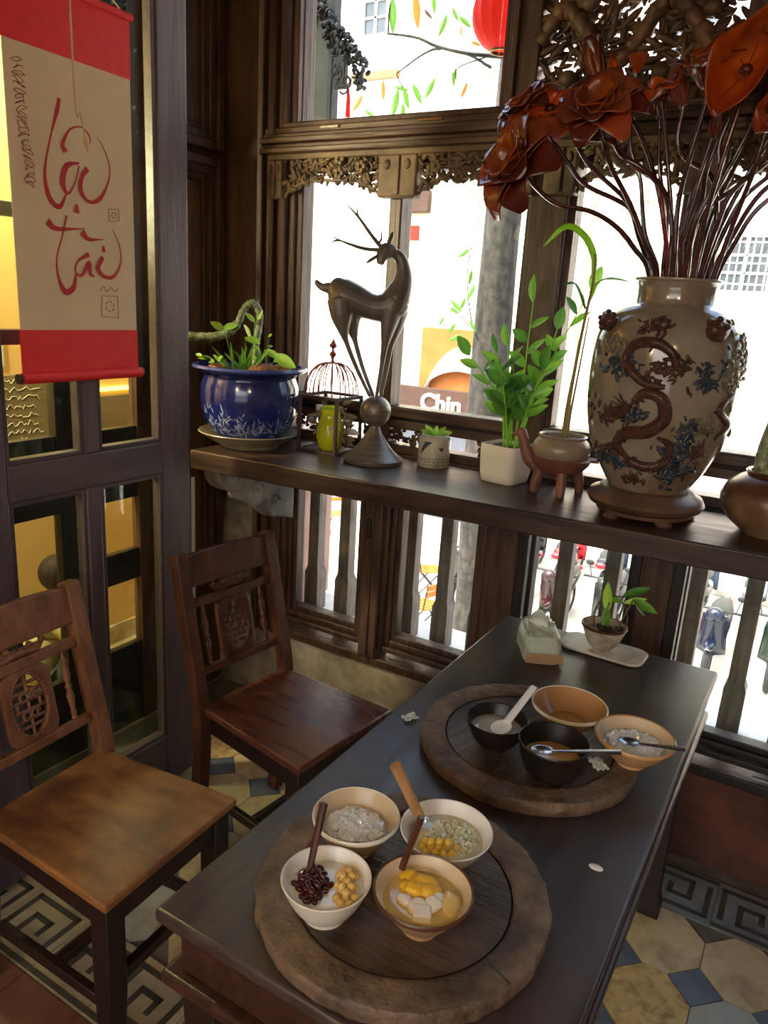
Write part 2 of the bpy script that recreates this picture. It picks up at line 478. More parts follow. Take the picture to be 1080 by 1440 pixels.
# ---- timber posts of the window wall
def post(name, label, secs, m='frame_wood_v', y0=YW-.005, y1=YW+.12):
    t = struct(name, label)
    for (x0, x1, z0, z1) in secs: MB().box(x0, x1, y0, y1, z0, z1).build('post_section', M_[m], t, bevel=0.006)
    return t
t = post('trim_1', 'broad flat brown corner board beside the window', [(-2.08, -1.885, 1.10, 3.0)], 'column_wood', YW+.02)
sbox('wall_window_corner', 'grey and pink plaster pier under the shelf bracket', M_['plaster_worn'], -2.08, -1.80, YW+.012, YW+.15, 0.297, 1.10)
t = post('trim_2', 'dark square window post between the sashes', [(-0.934, -0.768, 0.297, 1.12), (-0.872, -0.758, 1.12, 2.06), (-0.955, -0.892, 2.06, 2.9)])
t = post('trim_3', 'dark window post behind the big vase', [(-0.426, -0.287, 0.297, 1.12), (-0.432, -0.364, 1.12, 2.06), (-0.36, -0.27, 2.06, 2.9)])
t = post('trim_4', 'dark window post at the next bay', [(0.2, 0.34, 0.297, 2.9)])
t = post('trim_5', 'dark window post at the last bay', [(1.2, 1.34, 0.297, 2.9)])
sbox('wall_window_end', 'dark boarding at the end of the window wall', M_['dark_wood'], 1.9, 2.25, YW, YW+.12, 0.297, 2.9)
# fluted jamb left of the windows
t = struct('trim_6', 'fluted dark window jamb beside the corner board')
for k, (x0, x1, y) in enumerate(((-1.888, -1.862, 0.0), (-1.862, -1.845, 0.02), (-1.845, -1.815, 0.004), (-1.815, -1.803, 0.026), (-1.803, -1.77, 0.014), (-1.77, -1.742, 0.036))):
    MB().box(x0, x1, YW-.03+y, YW+.1, 0.297, 2.9).build('flute', M_['frame_wood_v'], t, bevel=0.005)

# ---- transom moulding right across
t = struct('trim_7', 'long moulded timber transom across the window wall')
for k, (z0, z1, y) in enumerate(((2.085, 2.103, -.055), (2.103, 2.118, -.035), (2.118, 2.137, -.05), (2.137, 2.152, -.03), (2.152, 2.172, -.02))):
    MB().box(-1.86, 2.2, YW+y, YW+.1, z0, z1).build('moulding', M_['frame_wood_h'], t, bevel=0.004)

# ---- upper windows
def upper_window(n, label, gx0, gx1, fx0, fx1, z0, z1, glass=True):
    w = struct(n, label)
    for (ins, wd, y) in ((0.0, .03, -.02), (.03, .028, -.004), (.058, .03, .014), (.085, .025, .03)):
        sc = (gx0-fx0)/0.105
        ins *= sc; wd *= sc
        m = MB(); rect_frame(m, fx0+ins, fx1-ins, z0-.02+ins*.3, z1+.1-ins, max(wd, .012), YW+y, YW+.08)
        m.build('moulding', M_['frame_wood_v'], w, bevel=0.004)
    if glass: MB().box(gx0-.01, gx1+.01, YW+.055, YW+.059, z0, z1).build('pane', M_['window_glass'], w, smooth=False)
    return w
w1 = upper_window('window_1', 'upper fixed window pane in a moulded brown frame', -1.742, -1.052, -1.80, -0.955, 2.19, 2.80)
MB().box(-1.62, -1.55, YW-.028, YW-.015, 2.160, 2.166).build('catch_plate', M_['steel'], w1)
MB().box(-1.25, -1.17, YW-.028, YW-.015, 2.160, 2.166).build('catch_plate', M_['brass'], w1)

# ---- casements above the shelf
def casement(n, label, x0, x1, mulls, glass=True):
    w = struct(n, label)
    MB().box(x0-.02, x1+.02, YW+.02, YW+.085, 1.200, 1.232).build('rail', M_['frame_wood_h'], w, bevel=0.005)
    MB().box(x0-.02, x1+.02, YW+.005, YW+.085, 1.240, 1.278).build('rail', M_['frame_wood_h'], w, bevel=0.006)
    MB().box(x0-.02, x1+.02, YW+.012, YW+.085, 1.115, 1.146).build('bottom_rail', M_['frame_wood_h'], w, bevel=0.005)
    MB().box(x0-.02, x1+.02, YW+.03, YW+.085, 1.232, 1.240).build('rail_groove', M_['dark_wood'], w)
    MB().box(x0-.02, x1+.02, YW+.02, YW+.085, 2.03, 2.087).build('top_rail', M_['frame_wood_h'], w, bevel=0.005)
    MB().box(x0-.012, x0+.018, YW+.02, YW+.085, 1.278, 2.03).build('stile', M_['frame_wood_v'], w, bevel=0.004)
    MB().box(x1-.018, x1+.012, YW+.02, YW+.085, 1.278, 2.03).build('stile', M_['frame_wood_v'], w, bevel=0.004)
    edges = [x0]
    for (a, b) in mulls:
        MB().box(a, b, YW+.01, YW+.085, 1.146, 2.03).build('mullion', M_['frame_wood_v'], w, bevel=0.005); edges += [a, b]
    edges.append(x1)
    if glass:
        for k in range(0, len(edges), 2):
            MB().box(edges[k], edges[k+1], YW+.058, YW+.062, 1.27, 2.04).build('pane', M_['window_glass'], w, smooth=False)
    return w
c1 = casement('window_2', 'two-light casement behind the deer sculpture', -1.735, -0.872, [(-1.36, -1.314)])
c2 = casement('window_3', 'casement window behind the clay pot and tall seedling', -0.758, -0.432, [])
c3 = casement('window_4', 'casement window behind the dragon vase', -0.364, 0.2, [])
c4 = casement('window_5', 'unseen casement window added in the next bay for daylight', 0.34, 1.2, [(0.75, 0.79)])  # wall extended out of view from here to let in more light
c5 = casement('window_6', 'unseen casement window added in the last bay for daylight', 1.34, 1.9, [])
# carved strip between the two low rails
rnd = random.Random(17)
def carved_strip(parent, x0, x1, z0, z1, y, n):
    m = MB()
    for k in range(n):
        x = rnd.uniform(x0, x1); z = rnd.uniform(z0, z1)
        a = rnd.uniform(0, PI)
        m.ell((x, y+rnd.uniform(-.006,.006), z), (rnd.uniform(.008,.018), .007, rnd.uniform(.004,.009)), 8, 5, R=Matrix.Rotation(a, 3, 'Y'))
    return m.build('carved_spandrel', M_['frame_wood_h'], parent)
for (p, a, b) in ((c1, -1.43, -1.17), (c1, -.98, -.88), (c1, -1.735, -1.60), (c2, -.75, -.68), (c2, -.5, -.435)):
    carved_strip(p, a, b, 1.150, 1.196, YW+.045, int((b-a)*260))

# ---- lower sashes under the shelf
def sash(n, label, lights, x0, x1, m='frame_wood_v'):
    w = struct(n, label)
    mb = MB(); rect_frame(mb, x0, x1, 0.297, 1.12, .034, YW-.012, YW+.09); mb.build('outer_frame', M_[m], w, bevel=0.005)
    for (a, b) in lights:
        for (g, y) in ((.05, .004), (.03, .02), (.014, .034)):
            mb = MB(); rect_frame(mb, a-g, b+g, .42-g*1.2, 1.05+g, .02, YW+y, YW+.085); mb.build('sash_frame', M_[m], w, bevel=0.004)
        MB().box(a-.005, b+.005, YW+.058, YW+.062, .41, 1.06).build('pane', M_['window_glass'], w, smooth=False)
    return w
s1 = sash('window_7', 'pair of low glazed sashes under the shelf end', [(-1.717, -1.420), (-1.249, -0.944)], -1.80, -0.90)
MB().box(-1.372, -1.296, YW-.02, YW+.08, 0.33, 1.06).build('meeting_stile', M_['frame_wood_v'], s1, bevel=0.006)
MB().box(-1.337, -1.329, YW-.026, YW-.018, 0.33, 1.06).build('bead', M_['frame_wood_v'], s1, bevel=0.002)
MB().box(-1.352, -1.334, YW-.036, YW-.02, .80, .87).build('latch', M_['dark_wood'], s1, bevel=0.003)
MB().box(-1.235, -1.13, YW-.016, YW-.009, .345, .352).build('catch_plate', M_['steel'], s1)
s2 = sash('window_8', 'low glazed sash behind the small table plant', [(-0.752, -0.436)], -0.79, -0.40, 'dark_wood')
s3 = sash('window_9', 'low glazed sash at the table corner looking onto scooters', [(-0.277, 0.19)], -0.31, 0.22, 'dark_wood')
MB().box(0.0, 0.12, YW-.018, YW-.009, .348, .355).build('catch_plate', M_['steel'], s3)
s4 = sash('window_10', 'unseen low glazed sashes added in the next bay for daylight', [(0.36, 0.74), (0.80, 1.18)], 0.3, 1.25, 'dark_wood')  # low lights of the unseen bays, also added for daylight
s5 = sash('window_11', 'unseen low glazed sash added in the last bay for daylight', [(1.36, 1.88)], 1.3, 1.95, 'dark_wood')

# ---- carved friezes under the transom
def frieze(parent, x0, x1, seed, zt=2.086, depth=0.026, drop=lambda u: 0.085+0.05*(2*u-1)**4):
    rn = random.Random(seed)
    m = MB(); L = x1-x0
    n = int(L*620)
    for k in range(n):
        u = rn.random(); d = drop(u); v = rn.random()**1.25
        x = x0+u*L; z = zt-0.006-v*d
        a = rn.uniform(0, PI); s = rn.uniform(.007, .016)
        m.ell((x, YW-.012+rn.uniform(-.008,.012), z), (s*1.5, .008, s*.55), 8, 5, R=Matrix.Rotation(a, 3, 'Y') @ Matrix.Rotation(rn.uniform(-.4,.4), 3, 'X'))
    for k in range(int(L*22)):                       # scrolling vines and flower bosses
        u = rn.random(); x = x0+u*L; z = zt-.02-rn.random()*drop(u)*.8
        s = rn.uniform(.012, .028); ph = rn.uniform(0, 6.28); sg = rn.choice((-1, 1))
        m.tube([(x+s*(1-i/12)*math.cos(ph+sg*i*.55), YW-.018, z+s*(1-i/12)*.8*math.sin(ph+sg*i*.55)) for i in range(11)], [.0045-.0025*i/10 for i in range(11)], 6)
        if k % 3 == 0:
            for q in range(5):
                aa = q*2*PI/5
                m.ell((x+.012*math.cos(aa), YW-.024, z+.012*math.sin(aa)), (.009, .006, .009), 7, 4)
    edge = [(x0+L*i/24, YW-.012, zt-drop(i/24)+.002*math.sin(i*1.9)) for i in range(25)]
    m.tube(edge, [.0055]*25, 6)
    return m.build('carving', M_['carved_wood'], parent)
def frieze_set(n, label, blocks, spans, seed):
    t = struct(n, label)
    lo, hi = blocks[0][0], blocks[-1][1]
    MB().box(lo, hi, YW-.03, YW+.02, 2.068, 2.088).build('top_bar', M_['carved_wood'], t, bevel=0.004)
    for (a, b) in blocks:
        MB().box(a, b, YW-.032, YW+.015, 1.943, 2.07).build('block', M_['carved_wood'], t, bevel=0.006)
        MB().box(lerp(a,b,.42), lerp(a,b,.58), YW-.038, YW-.03, 1.95, 2.066).build('centre_rib', M_['carved_wood'], t, bevel=.003)
        for q in (.24, .76): MB().ell((lerp(a,b,q), YW-.033, 2.04), ((b-a)*.09, .006, .016), 8, 5).build('leaf_boss', M_['carved_wood'], t)
    for i, (a, b) in enumerate(spans): frieze(t, a, b, seed+i)
frieze_set('trim_8', 'pierced flower carving under the transom above the deer', [(-1.835, -1.775), (-1.385, -1.245), (-0.905, -0.86)], [(-1.775, -1.385), (-1.245, -0.905)], 3)
frieze_set('trim_9', 'pierced flower carving behind the wooden lotus bunch', [(-0.83, -0.735), (-0.445, -0.345), (0.1, 0.2)], [(-0.735, -0.445), (-0.345, 0.1)], 11)

# ---- pierced dragon panel above the transom
dp = struct('trim_10', 'dark pierced wood panel carved with dragons and clouds')
def dragon_panel(x0, x1, z0, z1, seed):
    rn = random.Random(seed); m = MB(); y = YW+.02
    for k in range(int((x1-x0)*(z1-z0)*3600)):
        x = rn.uniform(x0, x1); z = rn.uniform(z0, z1); s = rn.uniform(.008, .022)
        m.ell((x, y+rn.uniform(-.015,.02), z), (s*1.7, .010, s*.5), 8, 5, R=Matrix.Rotation(rn.uniform(-1.2, 1.2)+.5*math.sin(x*9+z*7), 3, 'Y'))
    ob = m.build('cloud_carving', M_['dragon_wood'], dp)
    m = MB()
    for k in range(3):
        zc = z0+(z1-z0)*(.25+.27*k)
        P = [(x0+(x1-x0)*i/8, y-.02-.012*math.sin(i*1.3), zc+.07*math.sin(i*1.5+k*2)) for i in range(9)]
        pts = curve_pts(P, 60)
        m.tube(pts, [.022+.004*math.sin(i*2.2) for i in range(61)], 9)
    for k in range(14):                              # manes and whiskers fanning out
        cx, cz = rn.uniform(x0+.05, x1-.05), rn.uniform(z0+.05, z1-.05); a0 = rn.uniform(0, 6.28)
        for q in range(7):
            a = a0+(q-3)*.16; l = rn.uniform(.06, .1)
            m.tube([(cx+l*t*math.cos(a)+.006*math.sin(t*6), y-.035, cz+l*t*math.sin(a)) for t in (0,.25,.5,.75,1)], [.006,.0055,.005,.004,.002], 6)
        m.ell((cx, y-.035, cz), (.026, .02, .022), 10, 7)
    m.build('dragon_carving', M_['dragon_wood'], dp)
dragon_panel(-0.892, -0.36, 2.172, 2.86, 2)
dragon_panel(-0.27, 0.2, 2.172, 2.86, 4)
dragon_panel(0.34, 1.2, 2.172, 2.86, 6)
MB().box(1.34, 1.9, YW+.02, YW+.05, 2.172, 2.86).build('board', M_['dark_wood'], dp)
MB().lathe([(0,0),(.03,0),(.045,.02),(.045,.06),(.03,.075),(.05,.085),(.05,.12),(0,.12)], 20, Matrix.Translation((-.315, YW-.03, 2.40))).build('knob', M_['dark_wood'], dp)

# ---- folding glazed door leaf on the left
dr = struct('door_1', 'dark brown glazed folding door leaf with the hanging scroll')
def dbox(name, y0, y1, z0, z1, m='door_wood', x0=-1.72, x1=-1.68, bev=0.005):
    return MB().box(x0, x1, y0, y1, z0, z1).build(name, M_[m], dr, bevel=bev)
dbox('stile', 1.572, 1.682, 0.02, 2.95)
dbox('stile', 0.95, 1.075, 0.02, 2.95)
dbox('muntin', 1.300, 1.347, 1.183, 2.86)
dbox('muntin', 1.300, 1.347, 0.20, 1.088)
dbox('rail', 1.075, 1.572, 1.088, 1.183, 'door_wood_h')
dbox('bottom_rail', 1.075, 1.572, 0.02, 0.20, 'door_wood_h')
dbox('top_rail', 1.075, 1.572, 2.86, 2.95, 'door_wood_h')
for (a, b) in ((1.075, 1.300), (1.347, 1.572)):
    for (p, q) in ((0.20, 1.088), (1.183, 2.86)):
        MB().box(-1.702, -1.698, a, b, p, q).build('pane', M_['door_glass'], dr, smooth=False)
        mb = MB(); rect_frame(mb, a, b, p, q, .012, -1.715, -1.684, 'y'); mb.build('glazing_bead', M_['door_wood_h'], dr, bevel=.002)
for z in (2.36, 2.60): dbox('hook_plate', 1.615, 1.632, z, z+.05, 'brass', -1.682, -1.676, .001)
# second leaf, nearer the room, folded on the same line
d2 = struct('door_2', 'dark brown glazed folding door leaf nearer the room')
for (n, y0, y1, z0, z1) in (('stile', 0.835, 0.945, .02, 2.95), ('stile', 0.18, 0.29, .02, 2.95), ('rail', .29, .835, 1.088, 1.183), ('bottom_rail', .29, .835, .02, .2), ('top_rail', .29, .835, 2.86, 2.95)):
    MB().box(-1.72, -1.68, y0, y1, z0, z1).build(n, M_['door_wood'], d2, bevel=.005)
for (p, q) in ((.2, 1.088), (1.183, 2.86)):
    MB().box(-1.702, -1.698, .29, .835, p, q).build('pane', M_['door_glass'], d2, smooth=False)

# ---- sill, reveal and balusters just outside the low sashes
sl = struct('trim_11', 'pale stone ledge outside the low windows')
MB().box(-2.2, 2.25, YW+.12, YW+.40, 0.10, 0.345).build('ledge', M_['outer_sill'], sl, bevel=.01)
rv = struct('trim_12', 'pink plastered reveal outside the low window')
MB().box(-2.3, -1.815, YW+.13, YW+.42, 0.345, 1.10).build('reveal', M_['pink_render'], rv)
bl = thing('wooden_railing', 'weathered wooden baluster railing standing outside the low windows', 'railing')
bal = MB()
bal.lathe([(.046,0),(.046,.165),(.035,.19),(.034,.40),(.033,.65)], 4, Matrix.Translation((0,0,0)) @ Matrix.Rotation(PI/4, 4, 'Z'))
bal_me = bal.mesh('baluster', M_['baluster_wood'], angle=20)
for x in (-1.745,-1.593,-1.443,-1.290,-1.141,-.990,-.838,-.690,-.528,-.40,-.262,-.10,.05,.2,.35,.5,.65,.8,.95,1.1,1.25,1.4,1.55,1.7,1.85):
    o = inst(bal_me, 'baluster', bl, (x, 2.47, 0.345))
MB().box(-1.835, 2.2, 2.43, 2.51, 0.99, 1.06).build('handrail', M_['baluster_wood'], bl, bevel=.008)
MB().box(2.2, 2.3, 2.40, 2.55, 0.345, 1.10).build('end_post', M_['baluster_wood'], bl, bevel=.008)
# ================================================================== the street outside
ZG = -3.2
mat('paving', '#a5a199', 0.9, '#b6b2aa', 1.5)
mat('facade_white', '#ece6da', 0.9, '#f4f0e6', 1.0)
mat('facade_cream', '#ead9b8', 0.9, '#f0e3c8', 1.0)
mat('facade_pink', '#e6cfc4', 0.9, '#eedbd2', 1.0)
mat('shutter_green', '#9aa892', 0.7, '#b0bca6', 4)
mat('glass_dark', '#3a4048', 0.2, '#4a5058', 2)
mat('sign_brown', '#32190f', 0.6, '#432417', 3, XS)
mat('sign_white', '#f4efe6', 0.6)
mat('orange_shop', '#8c4c18', 0.8, '#9c5a22', 2)
mat('awning_white', '#f2eee6', 0.8)
mat('terracotta', '#b0593a', 0.7, '#c36c4a', 3)
mat('lantern_red', '#c8201a', 0.6, '#d83020', 8, translucent=('#ff4030', 0.4))
mat('bark', '#2c2823', 0.9, '#4c463f', 22, (1,1,.3), bump=1.0, bscale=30, c3='#23201c', s3=16)
mat('leaf_bright', '#3f6f24', 0.5, '#5a8c34', 6, translucent=('#7fb838', 0.3))
mat('leaf_orange', '#a85c1c', 0.5, '#c07c2c', 6, translucent=('#f09030', 0.3))
mat('leaf_brown', '#4a342a', 0.6, '#5f4434', 6)
mat('green_grey', '#3a413d', 0.7, '#4a524c', 8, bump=.3)
mat('pink_paint', '#a83048', 0.6, '#c04a60', 14)
mat('dark_carving', '#22282c', 0.6, '#343c40', 10, bump=.4)
mat('chair_orange', '#b4520e', 0.55, '#c46418', 5)
mat('tyre', '#191919', 0.8)
mat('chrome', '#b8babd', 0.25, metal=1.0)
SCOOT = [mat('scooter_paint', c, 0.25, spec=.6) for c in ('#7a1016', '#10241a', '#0c0d10', '#232d3e', '#6a6e74', '#16181c', '#0c1428', '#2a0a10')]
mat('seat_black', '#17181a', 0.6)
mat('lamp_red', '#d02030', 0.3)

o = MB().box(-30, 14, 2.7, 40, ZG-.2, ZG).build('street', M_['paving'], smooth=False); tag(o, 'sunlit pale paved street below the windows', kind='structure')
o = MB().box(-30, 14, 14.4, 15.2, ZG, ZG+.14).build('pavement', M_['paving'], bevel=.02); tag(o, 'raised pavement in front of the houses across the street', kind='structure')
o = MB().box(-2.82, 2.4, 2.4, 2.66, ZG, 0.10).build('wall_outer', M_['white_render'], smooth=False); tag(o, 'pale outer wall of the tea house below the windows', kind='structure')

def house(label, x0, x1, h, m, wins, y=15.2, roof=None):
    t = thing('house', label, 'building', ((x0+x1)/2, y, ZG), group=None)
    w = x1-x0
    MB().box(-w/2+.02, w/2-.02, 0, 5, 0, h-ZG).build('wall', m, t, smooth=False)
    MB().box(-w/2+.02, w/2-.02, -.25, 5, h-ZG, h-ZG+.3).build('cornice', M_['facade_white'], t, bevel=.03)
    for (cx, cz, ww, hh, kind) in wins:
        lx, lz = cx-(x0+x1)/2, cz-ZG
        f = MB(); rect_frame(f, lx-ww/2-.08, lx+ww/2+.08, lz-hh/2-.08, lz+hh/2+.08, .08, -.08, .02)
        fo = f.build('window', M_['facade_white'], t, smooth=False)
        if kind == 'shutter':
            for s in (-1, 1):
                sh = MB(); sh.box(lx+s*ww/4-ww/4+.01, lx+s*ww/4+ww/4-.01, -.05, 0, lz-hh/2, lz+hh/2)
                so = sh.build('shutter', M_['shutter_green'], t, smooth=False)
                sl_ = MB()
                for k in range(9): sl_.box(lx+s*ww/4-ww/4+.04, lx+s*ww/4+ww/4-.04, -.075, -.05, lz-hh/2+.06+k*(hh-.1)/9, lz-hh/2+.10+k*(hh-.1)/9)
                sl_.build('louvre', M_['facade_white'], so, smooth=False)
        else:
            MB().box(lx-ww/2, lx+ww/2, -.02, .0, lz-hh/2, lz+hh/2).build('pane', M_['glass_dark'], fo, smooth=False)
            b = MB(); b.box(lx-.03, lx+.03, -.05, -.02, lz-hh/2, lz+hh/2)
            for q in (-1, 1): b.box(lx-ww/2, lx+ww/2, -.05, -.02, lz+q*hh/6-.02, lz+q*hh/6+.02)
            b.build('glazing_bar', M_['facade_white'], fo, smooth=False)
    return t
hA = house('pale house far along the street with a small dark attic window', -18, -8.9, 9.5, M_['facade_white'],
           [(-9.72, 7.5, .55, .95, 'dark'), (-12.5, 4.2, 1.0, 1.6, 'shutter'), (-15.5, 4.2, 1.0, 1.6, 'shutter'), (-12.5, -.6, 1.6, 2.2, 'dark')])
hB = house('cream house with green shutters above the brown shop sign', -8.9, -4.6, 8.6, M_['facade_cream'],
           [(-6.97, 3.36, .6, 1.2, 'shutter'), (-5.5, 3.36, .6, 1.2, 'shutter'), (-6.97, 6.4, .7, 1.2, 'shutter')])
hC = house('white house behind the parked scooters', -4.6, 1.2, 8.8, M_['facade_white'],
           [(-1.8, 2.64, .8, .9, 'dark'), (-3.6, 3.0, .8, 1.4, 'shutter'), (-.4, 3.0, .8, 1.4, 'shutter'), (-3.2, 6.4, .8, 1.3, 'dark')])
hD = house('pink house at the far end of the street', 1.2, 9, 8.6, M_['facade_pink'],
           [(2.6, 3, .9, 1.5, 'shutter'), (5, 3, .9, 1.5, 'shutter'), (4, -.6, 1.6, 2.2, 'dark')])
g = MB()
for k in range(7): g.tube([(-1.8-.36+.12*k-(-1.7), -.12, 2.2-ZG), (-1.8-.36+.12*k+1.7, -.12, 3.1-ZG)], .012, 6)
for k in range(3): g.tube([(-1.8-.4+1.7, -.12, 2.3+.35*k-ZG), (-1.8+.4+1.7, -.12, 2.3+.35*k-ZG)], .012, 6)
g.build('window_grille', M_['sign_white'], hC)
# shop front of the cream house
t = hB; SX, SY = -7.3+6.75, -.03
MB().box(SX-.78, SX+.78, SY-.02, SY+.1, 2.9, 4.35).build('shop_panel', M_['orange_shop'], t, smooth=False)
MB().box(SX-1.3, SX+1.6, SY-.1, SY+.1, 0.14, 2.3).build('shop_window', M_['glass_dark'], t, smooth=False)
a = MB(); a.grid(lambda u, v: (SX-.55+1.7*u, SY-.02-.16*math.sin(v*PI/2), 3.05+.95*math.sin(PI*u)**.6*(1-.55*v)), 16, 6)
a.build('awning', M_['awning_white'], t, solid=.03)
t = thing('shop_sign', 'brown shop sign board lettered in white across the street', 'sign', (-7.35, 14.80, -.40))
MB().box(-1.35, 1.35, 0, .12, -.28, .28).build('board', M_['sign_brown'], t, bevel=.01)
def text_mesh(body, size, name, m, parent, loc, rot, extrude=.01, bold=0.0, align='LEFT'):
    cu = bpy.data.curves.new('txt', 'FONT'); cu.body = body; cu.size = size; cu.extrude = extrude; cu.offset = bold; cu.align_x = align
    tmp = bpy.data.objects.new('txt', cu); COL.objects.link(tmp)
    dg = bpy.context.evaluated_depsgraph_get()
    me = bpy.data.meshes.new_from_object(tmp.evaluated_get(dg)); me.name = name
    bpy.data.objects.remove(tmp, do_unlink=True); bpy.data.curves.remove(cu)
    me.materials.clear(); me.materials.append(m)
    ob = bpy.data.objects.new(name, me); COL.objects.link(ob); ob.parent = parent
    ob.location = loc; ob.rotation_euler = rot
    return ob
text_mesh('Chin', .52, 'lettering', M_['sign_white'], t, (-.46, -.015, -.20), (PI/2, 0, 0), .02, .012)
# beams and poster on the houses across
o = MB().box(-9.9, -8.8, 14.6, 14.75, 6.02, 6.16).build('roof_beam', M_['terracotta'], smooth=False); tag(o, 'terracotta coloured eaves beam of the far pale house', 'beam')
o = MB().box(-8.72, -8.1, 15.05, 15.19, 3.5, 3.95).build('wall_box', M_['sign_brown'], bevel=.02); tag(o, 'brown box fixed high on the cream house', 'box')
o = MB().box(-8.72, -8.35, 15.14, 15.19, 2.95, 3.25).build('red_poster', M_['lantern_red'], smooth=False); tag(o, 'small red poster on the cream house wall', 'poster')

# ---- street tree: trunk in front of the windows, a few twigs and leaves
tree = thing('street_tree', 'street tree with a grey trunk rising past the windows', 'tree', (-2.09, 5.0, ZG))
tm = MB()
def trunk_fn(u, v):
    a = 2*PI*u; z = 10.5*v
    r = .115*(1.25-.3*v)+.012*noise.noise((math.cos(a)*1.5, math.sin(a)*1.5, z*1.1))+.02*noise.noise((math.cos(a)*.8, math.sin(a)*.8, z*.6))
    return (r*math.cos(a)+.03*math.sin(z*.9), r*math.sin(a), z)
tm.grid(trunk_fn, 18, 60, wrap_u=True); tm.build('trunk', M_['bark'], tree)
def leaf_mesh(name, m, w=.32, curl=.12):
    mb = MB()
    def fn(u, v):
        x = (u-.5)*2; ww = w*.5*math.sin(PI*min(1, v*.96+.02))**.8*(1-.25*v)
        return (x*ww, curl*(v*v)*.6+abs(x)*ww*.35, v)
    mb.grid(fn, 4, 7); return mb.mesh(name, m)
LEAF = {'g': leaf_mesh('leaf', M_['leaf_bright']), 'o': leaf_mesh('leaf', M_['leaf_orange']), 'b': leaf_mesh('leaf', M_['leaf_brown'])}
OFF = Vector((-2.09, 5.0, ZG))
for (x,y,z,l,a,k) in [(-2.461,4.0,3.129,.175,0,'g'),(-2.324,4.02,3.141,.172,.1,'o'),(-2.191,3.97,3.141,.094,.1,'g'),(-2.145,4.0,3.044,.113,-.5,'g'),(-2.039,4.05,3.065,.093,.9,'g'),(-2.033,4.0,3.005,.048,0,'o'),(-1.941,4.0,2.94,.059,1.2,'o'),(-2.047,4.0,2.807,.06,0,'g'),(-2.036,3.96,2.772,.075,.1,'g'),(-1.989,4.0,2.725,.083,-.5,'o'),(-2.411,4.0,2.691,.151,-.3,'g'),(-2.389,4.03,2.772,.087,1.3,'g'),(-2.33,3.98,2.704,.11,.3,'g'),(-2.273,4.0,2.728,.117,.5,'g'),(-2.196,4.0,2.75,.116,-.6,'g'),(-2.662,4.0,2.708,.114,-.8,'o'),(-2.494,4.0,2.762,.104,0,'o'),(-2.235,4.0,3.107,.068,.8,'b'),(-2.074,4.0,3.088,.074,.5,'g'),(-2.572,4.0,2.647,.081,1,'g'),(-2.357,4.0,2.641,.095,0,'g')]:
    p = Vector((x,y,z))-OFF
    d = Vector((math.sin(a), 0.1, -math.cos(a)))
    inst(LEAF[k], 'leaf', tree, p-d*l*.5, frame_to(d, (0,1,0)).to_euler(), (l,)*3)
rnd = random.Random(8)
for (x,y,z) in [(-2.25,4.8,1.68),(-2.29,4.8,1.58),(-2.21,4.8,1.54),(-2.4,4.8,1.55),(-2.25,4.8,1.44),(-2.19,4.8,1.77),(-2.25,4.8,1.99),(-2.31,4.8,1.51),(-2.33,4.75,1.62),(-2.36,4.8,1.66),(-2.27,4.78,1.36),(-2.22,4.8,1.86)]:
    d = Vector((rnd.uniform(-1,1), rnd.uniform(-.3,.3), rnd.uniform(-1,.3))).normalized(); l = rnd.uniform(.07,.12)
    inst(LEAF['g'], 'leaf', tree, Vector((x,y,z))-OFF, frame_to(d, (0,1,0)).to_euler(), (l,)*3)
for P, r in (([(-2.09,5.0,3.5),(-1.8,4.4,3.0),(-1.883,4.0,2.879),(-2.144,4,2.94),(-2.296,4,3.003),(-2.482,4,3.042)], .012), ([(-2.144,4,2.935),(-2.195,4,2.935),(-2.275,4,2.908),(-2.412,4,2.837)], .008),
             ([(-1.845,4,2.82),(-1.951,4,2.879),(-2.058,4,2.915)], .008), ([(-2.09,5.0,1.2),(-2.2,4.85,1.5),(-2.25,4.8,1.8),(-2.24,4.8,2.0)], .006), ([(-2.22,4.82,1.5),(-2.32,4.8,1.6),(-2.4,4.8,1.57)], .004),
             ([(-2.48,4,3.04),(-2.462,4,3.2),(-2.3,4,3.24),(-2.15,4.1,3.2)], .006), ([(-1.88,4.02,2.88),(-2.04,4,2.83),(-2.02,4,2.75)], .004), ([(-2.412,4,2.837),(-2.36,4,2.76),(-2.32,4,2.72)], .004)):
    pts = [q-OFF for q in curve_pts(P, 18)]
    MB().tube(pts, [r*(1-.5*i/18) for i in range(19)], 6).build('branch', M_['bark'], tree)

# ---- carved lantern post and red lantern hanging outside the upper pane
t = thing('carved_sign', 'dark carved hanging sign with pink flower panels outside the upper pane', 'sign', (-2.34, 3.2, 2.35))
ZH = 2.35
MB().box(-.14, .06, -.02, .02, 0, .62).build('board', M_['green_grey'], t, bevel=.006)
MB().box(.06, .085, -.03, .03, -.02, .66).build('side_post', M_['dark_carving'], t, bevel=.006)
MB().tube([(-.05,0,.62),(-.05,0,1.2)], .006, 6).build('hanging_rod', M_['black_iron'], t)
MB().tube([(-.05,0,1.2),(-.05,-.75,1.2)], .012, 8).build('wall_arm', M_['black_iron'], t)
for z0, z1 in ((.06, .26), (.34, .45)):
    m = MB(); rn = random.Random(int(z0*100)+5)
    for k in range(34):
        cx, cz = rn.uniform(-.13,-.04), rn.uniform(z0,z1)
        for q in range(5): m.ell((cx+.011*math.cos(q*1.257), -.024, cz+.011*math.sin(q*1.257)), (.009,.006,.009), 7, 4)
    tag(m.build('flower_panel', M_['pink_paint'], t), kind='stuff')
m = MB(); rn = random.Random(4)
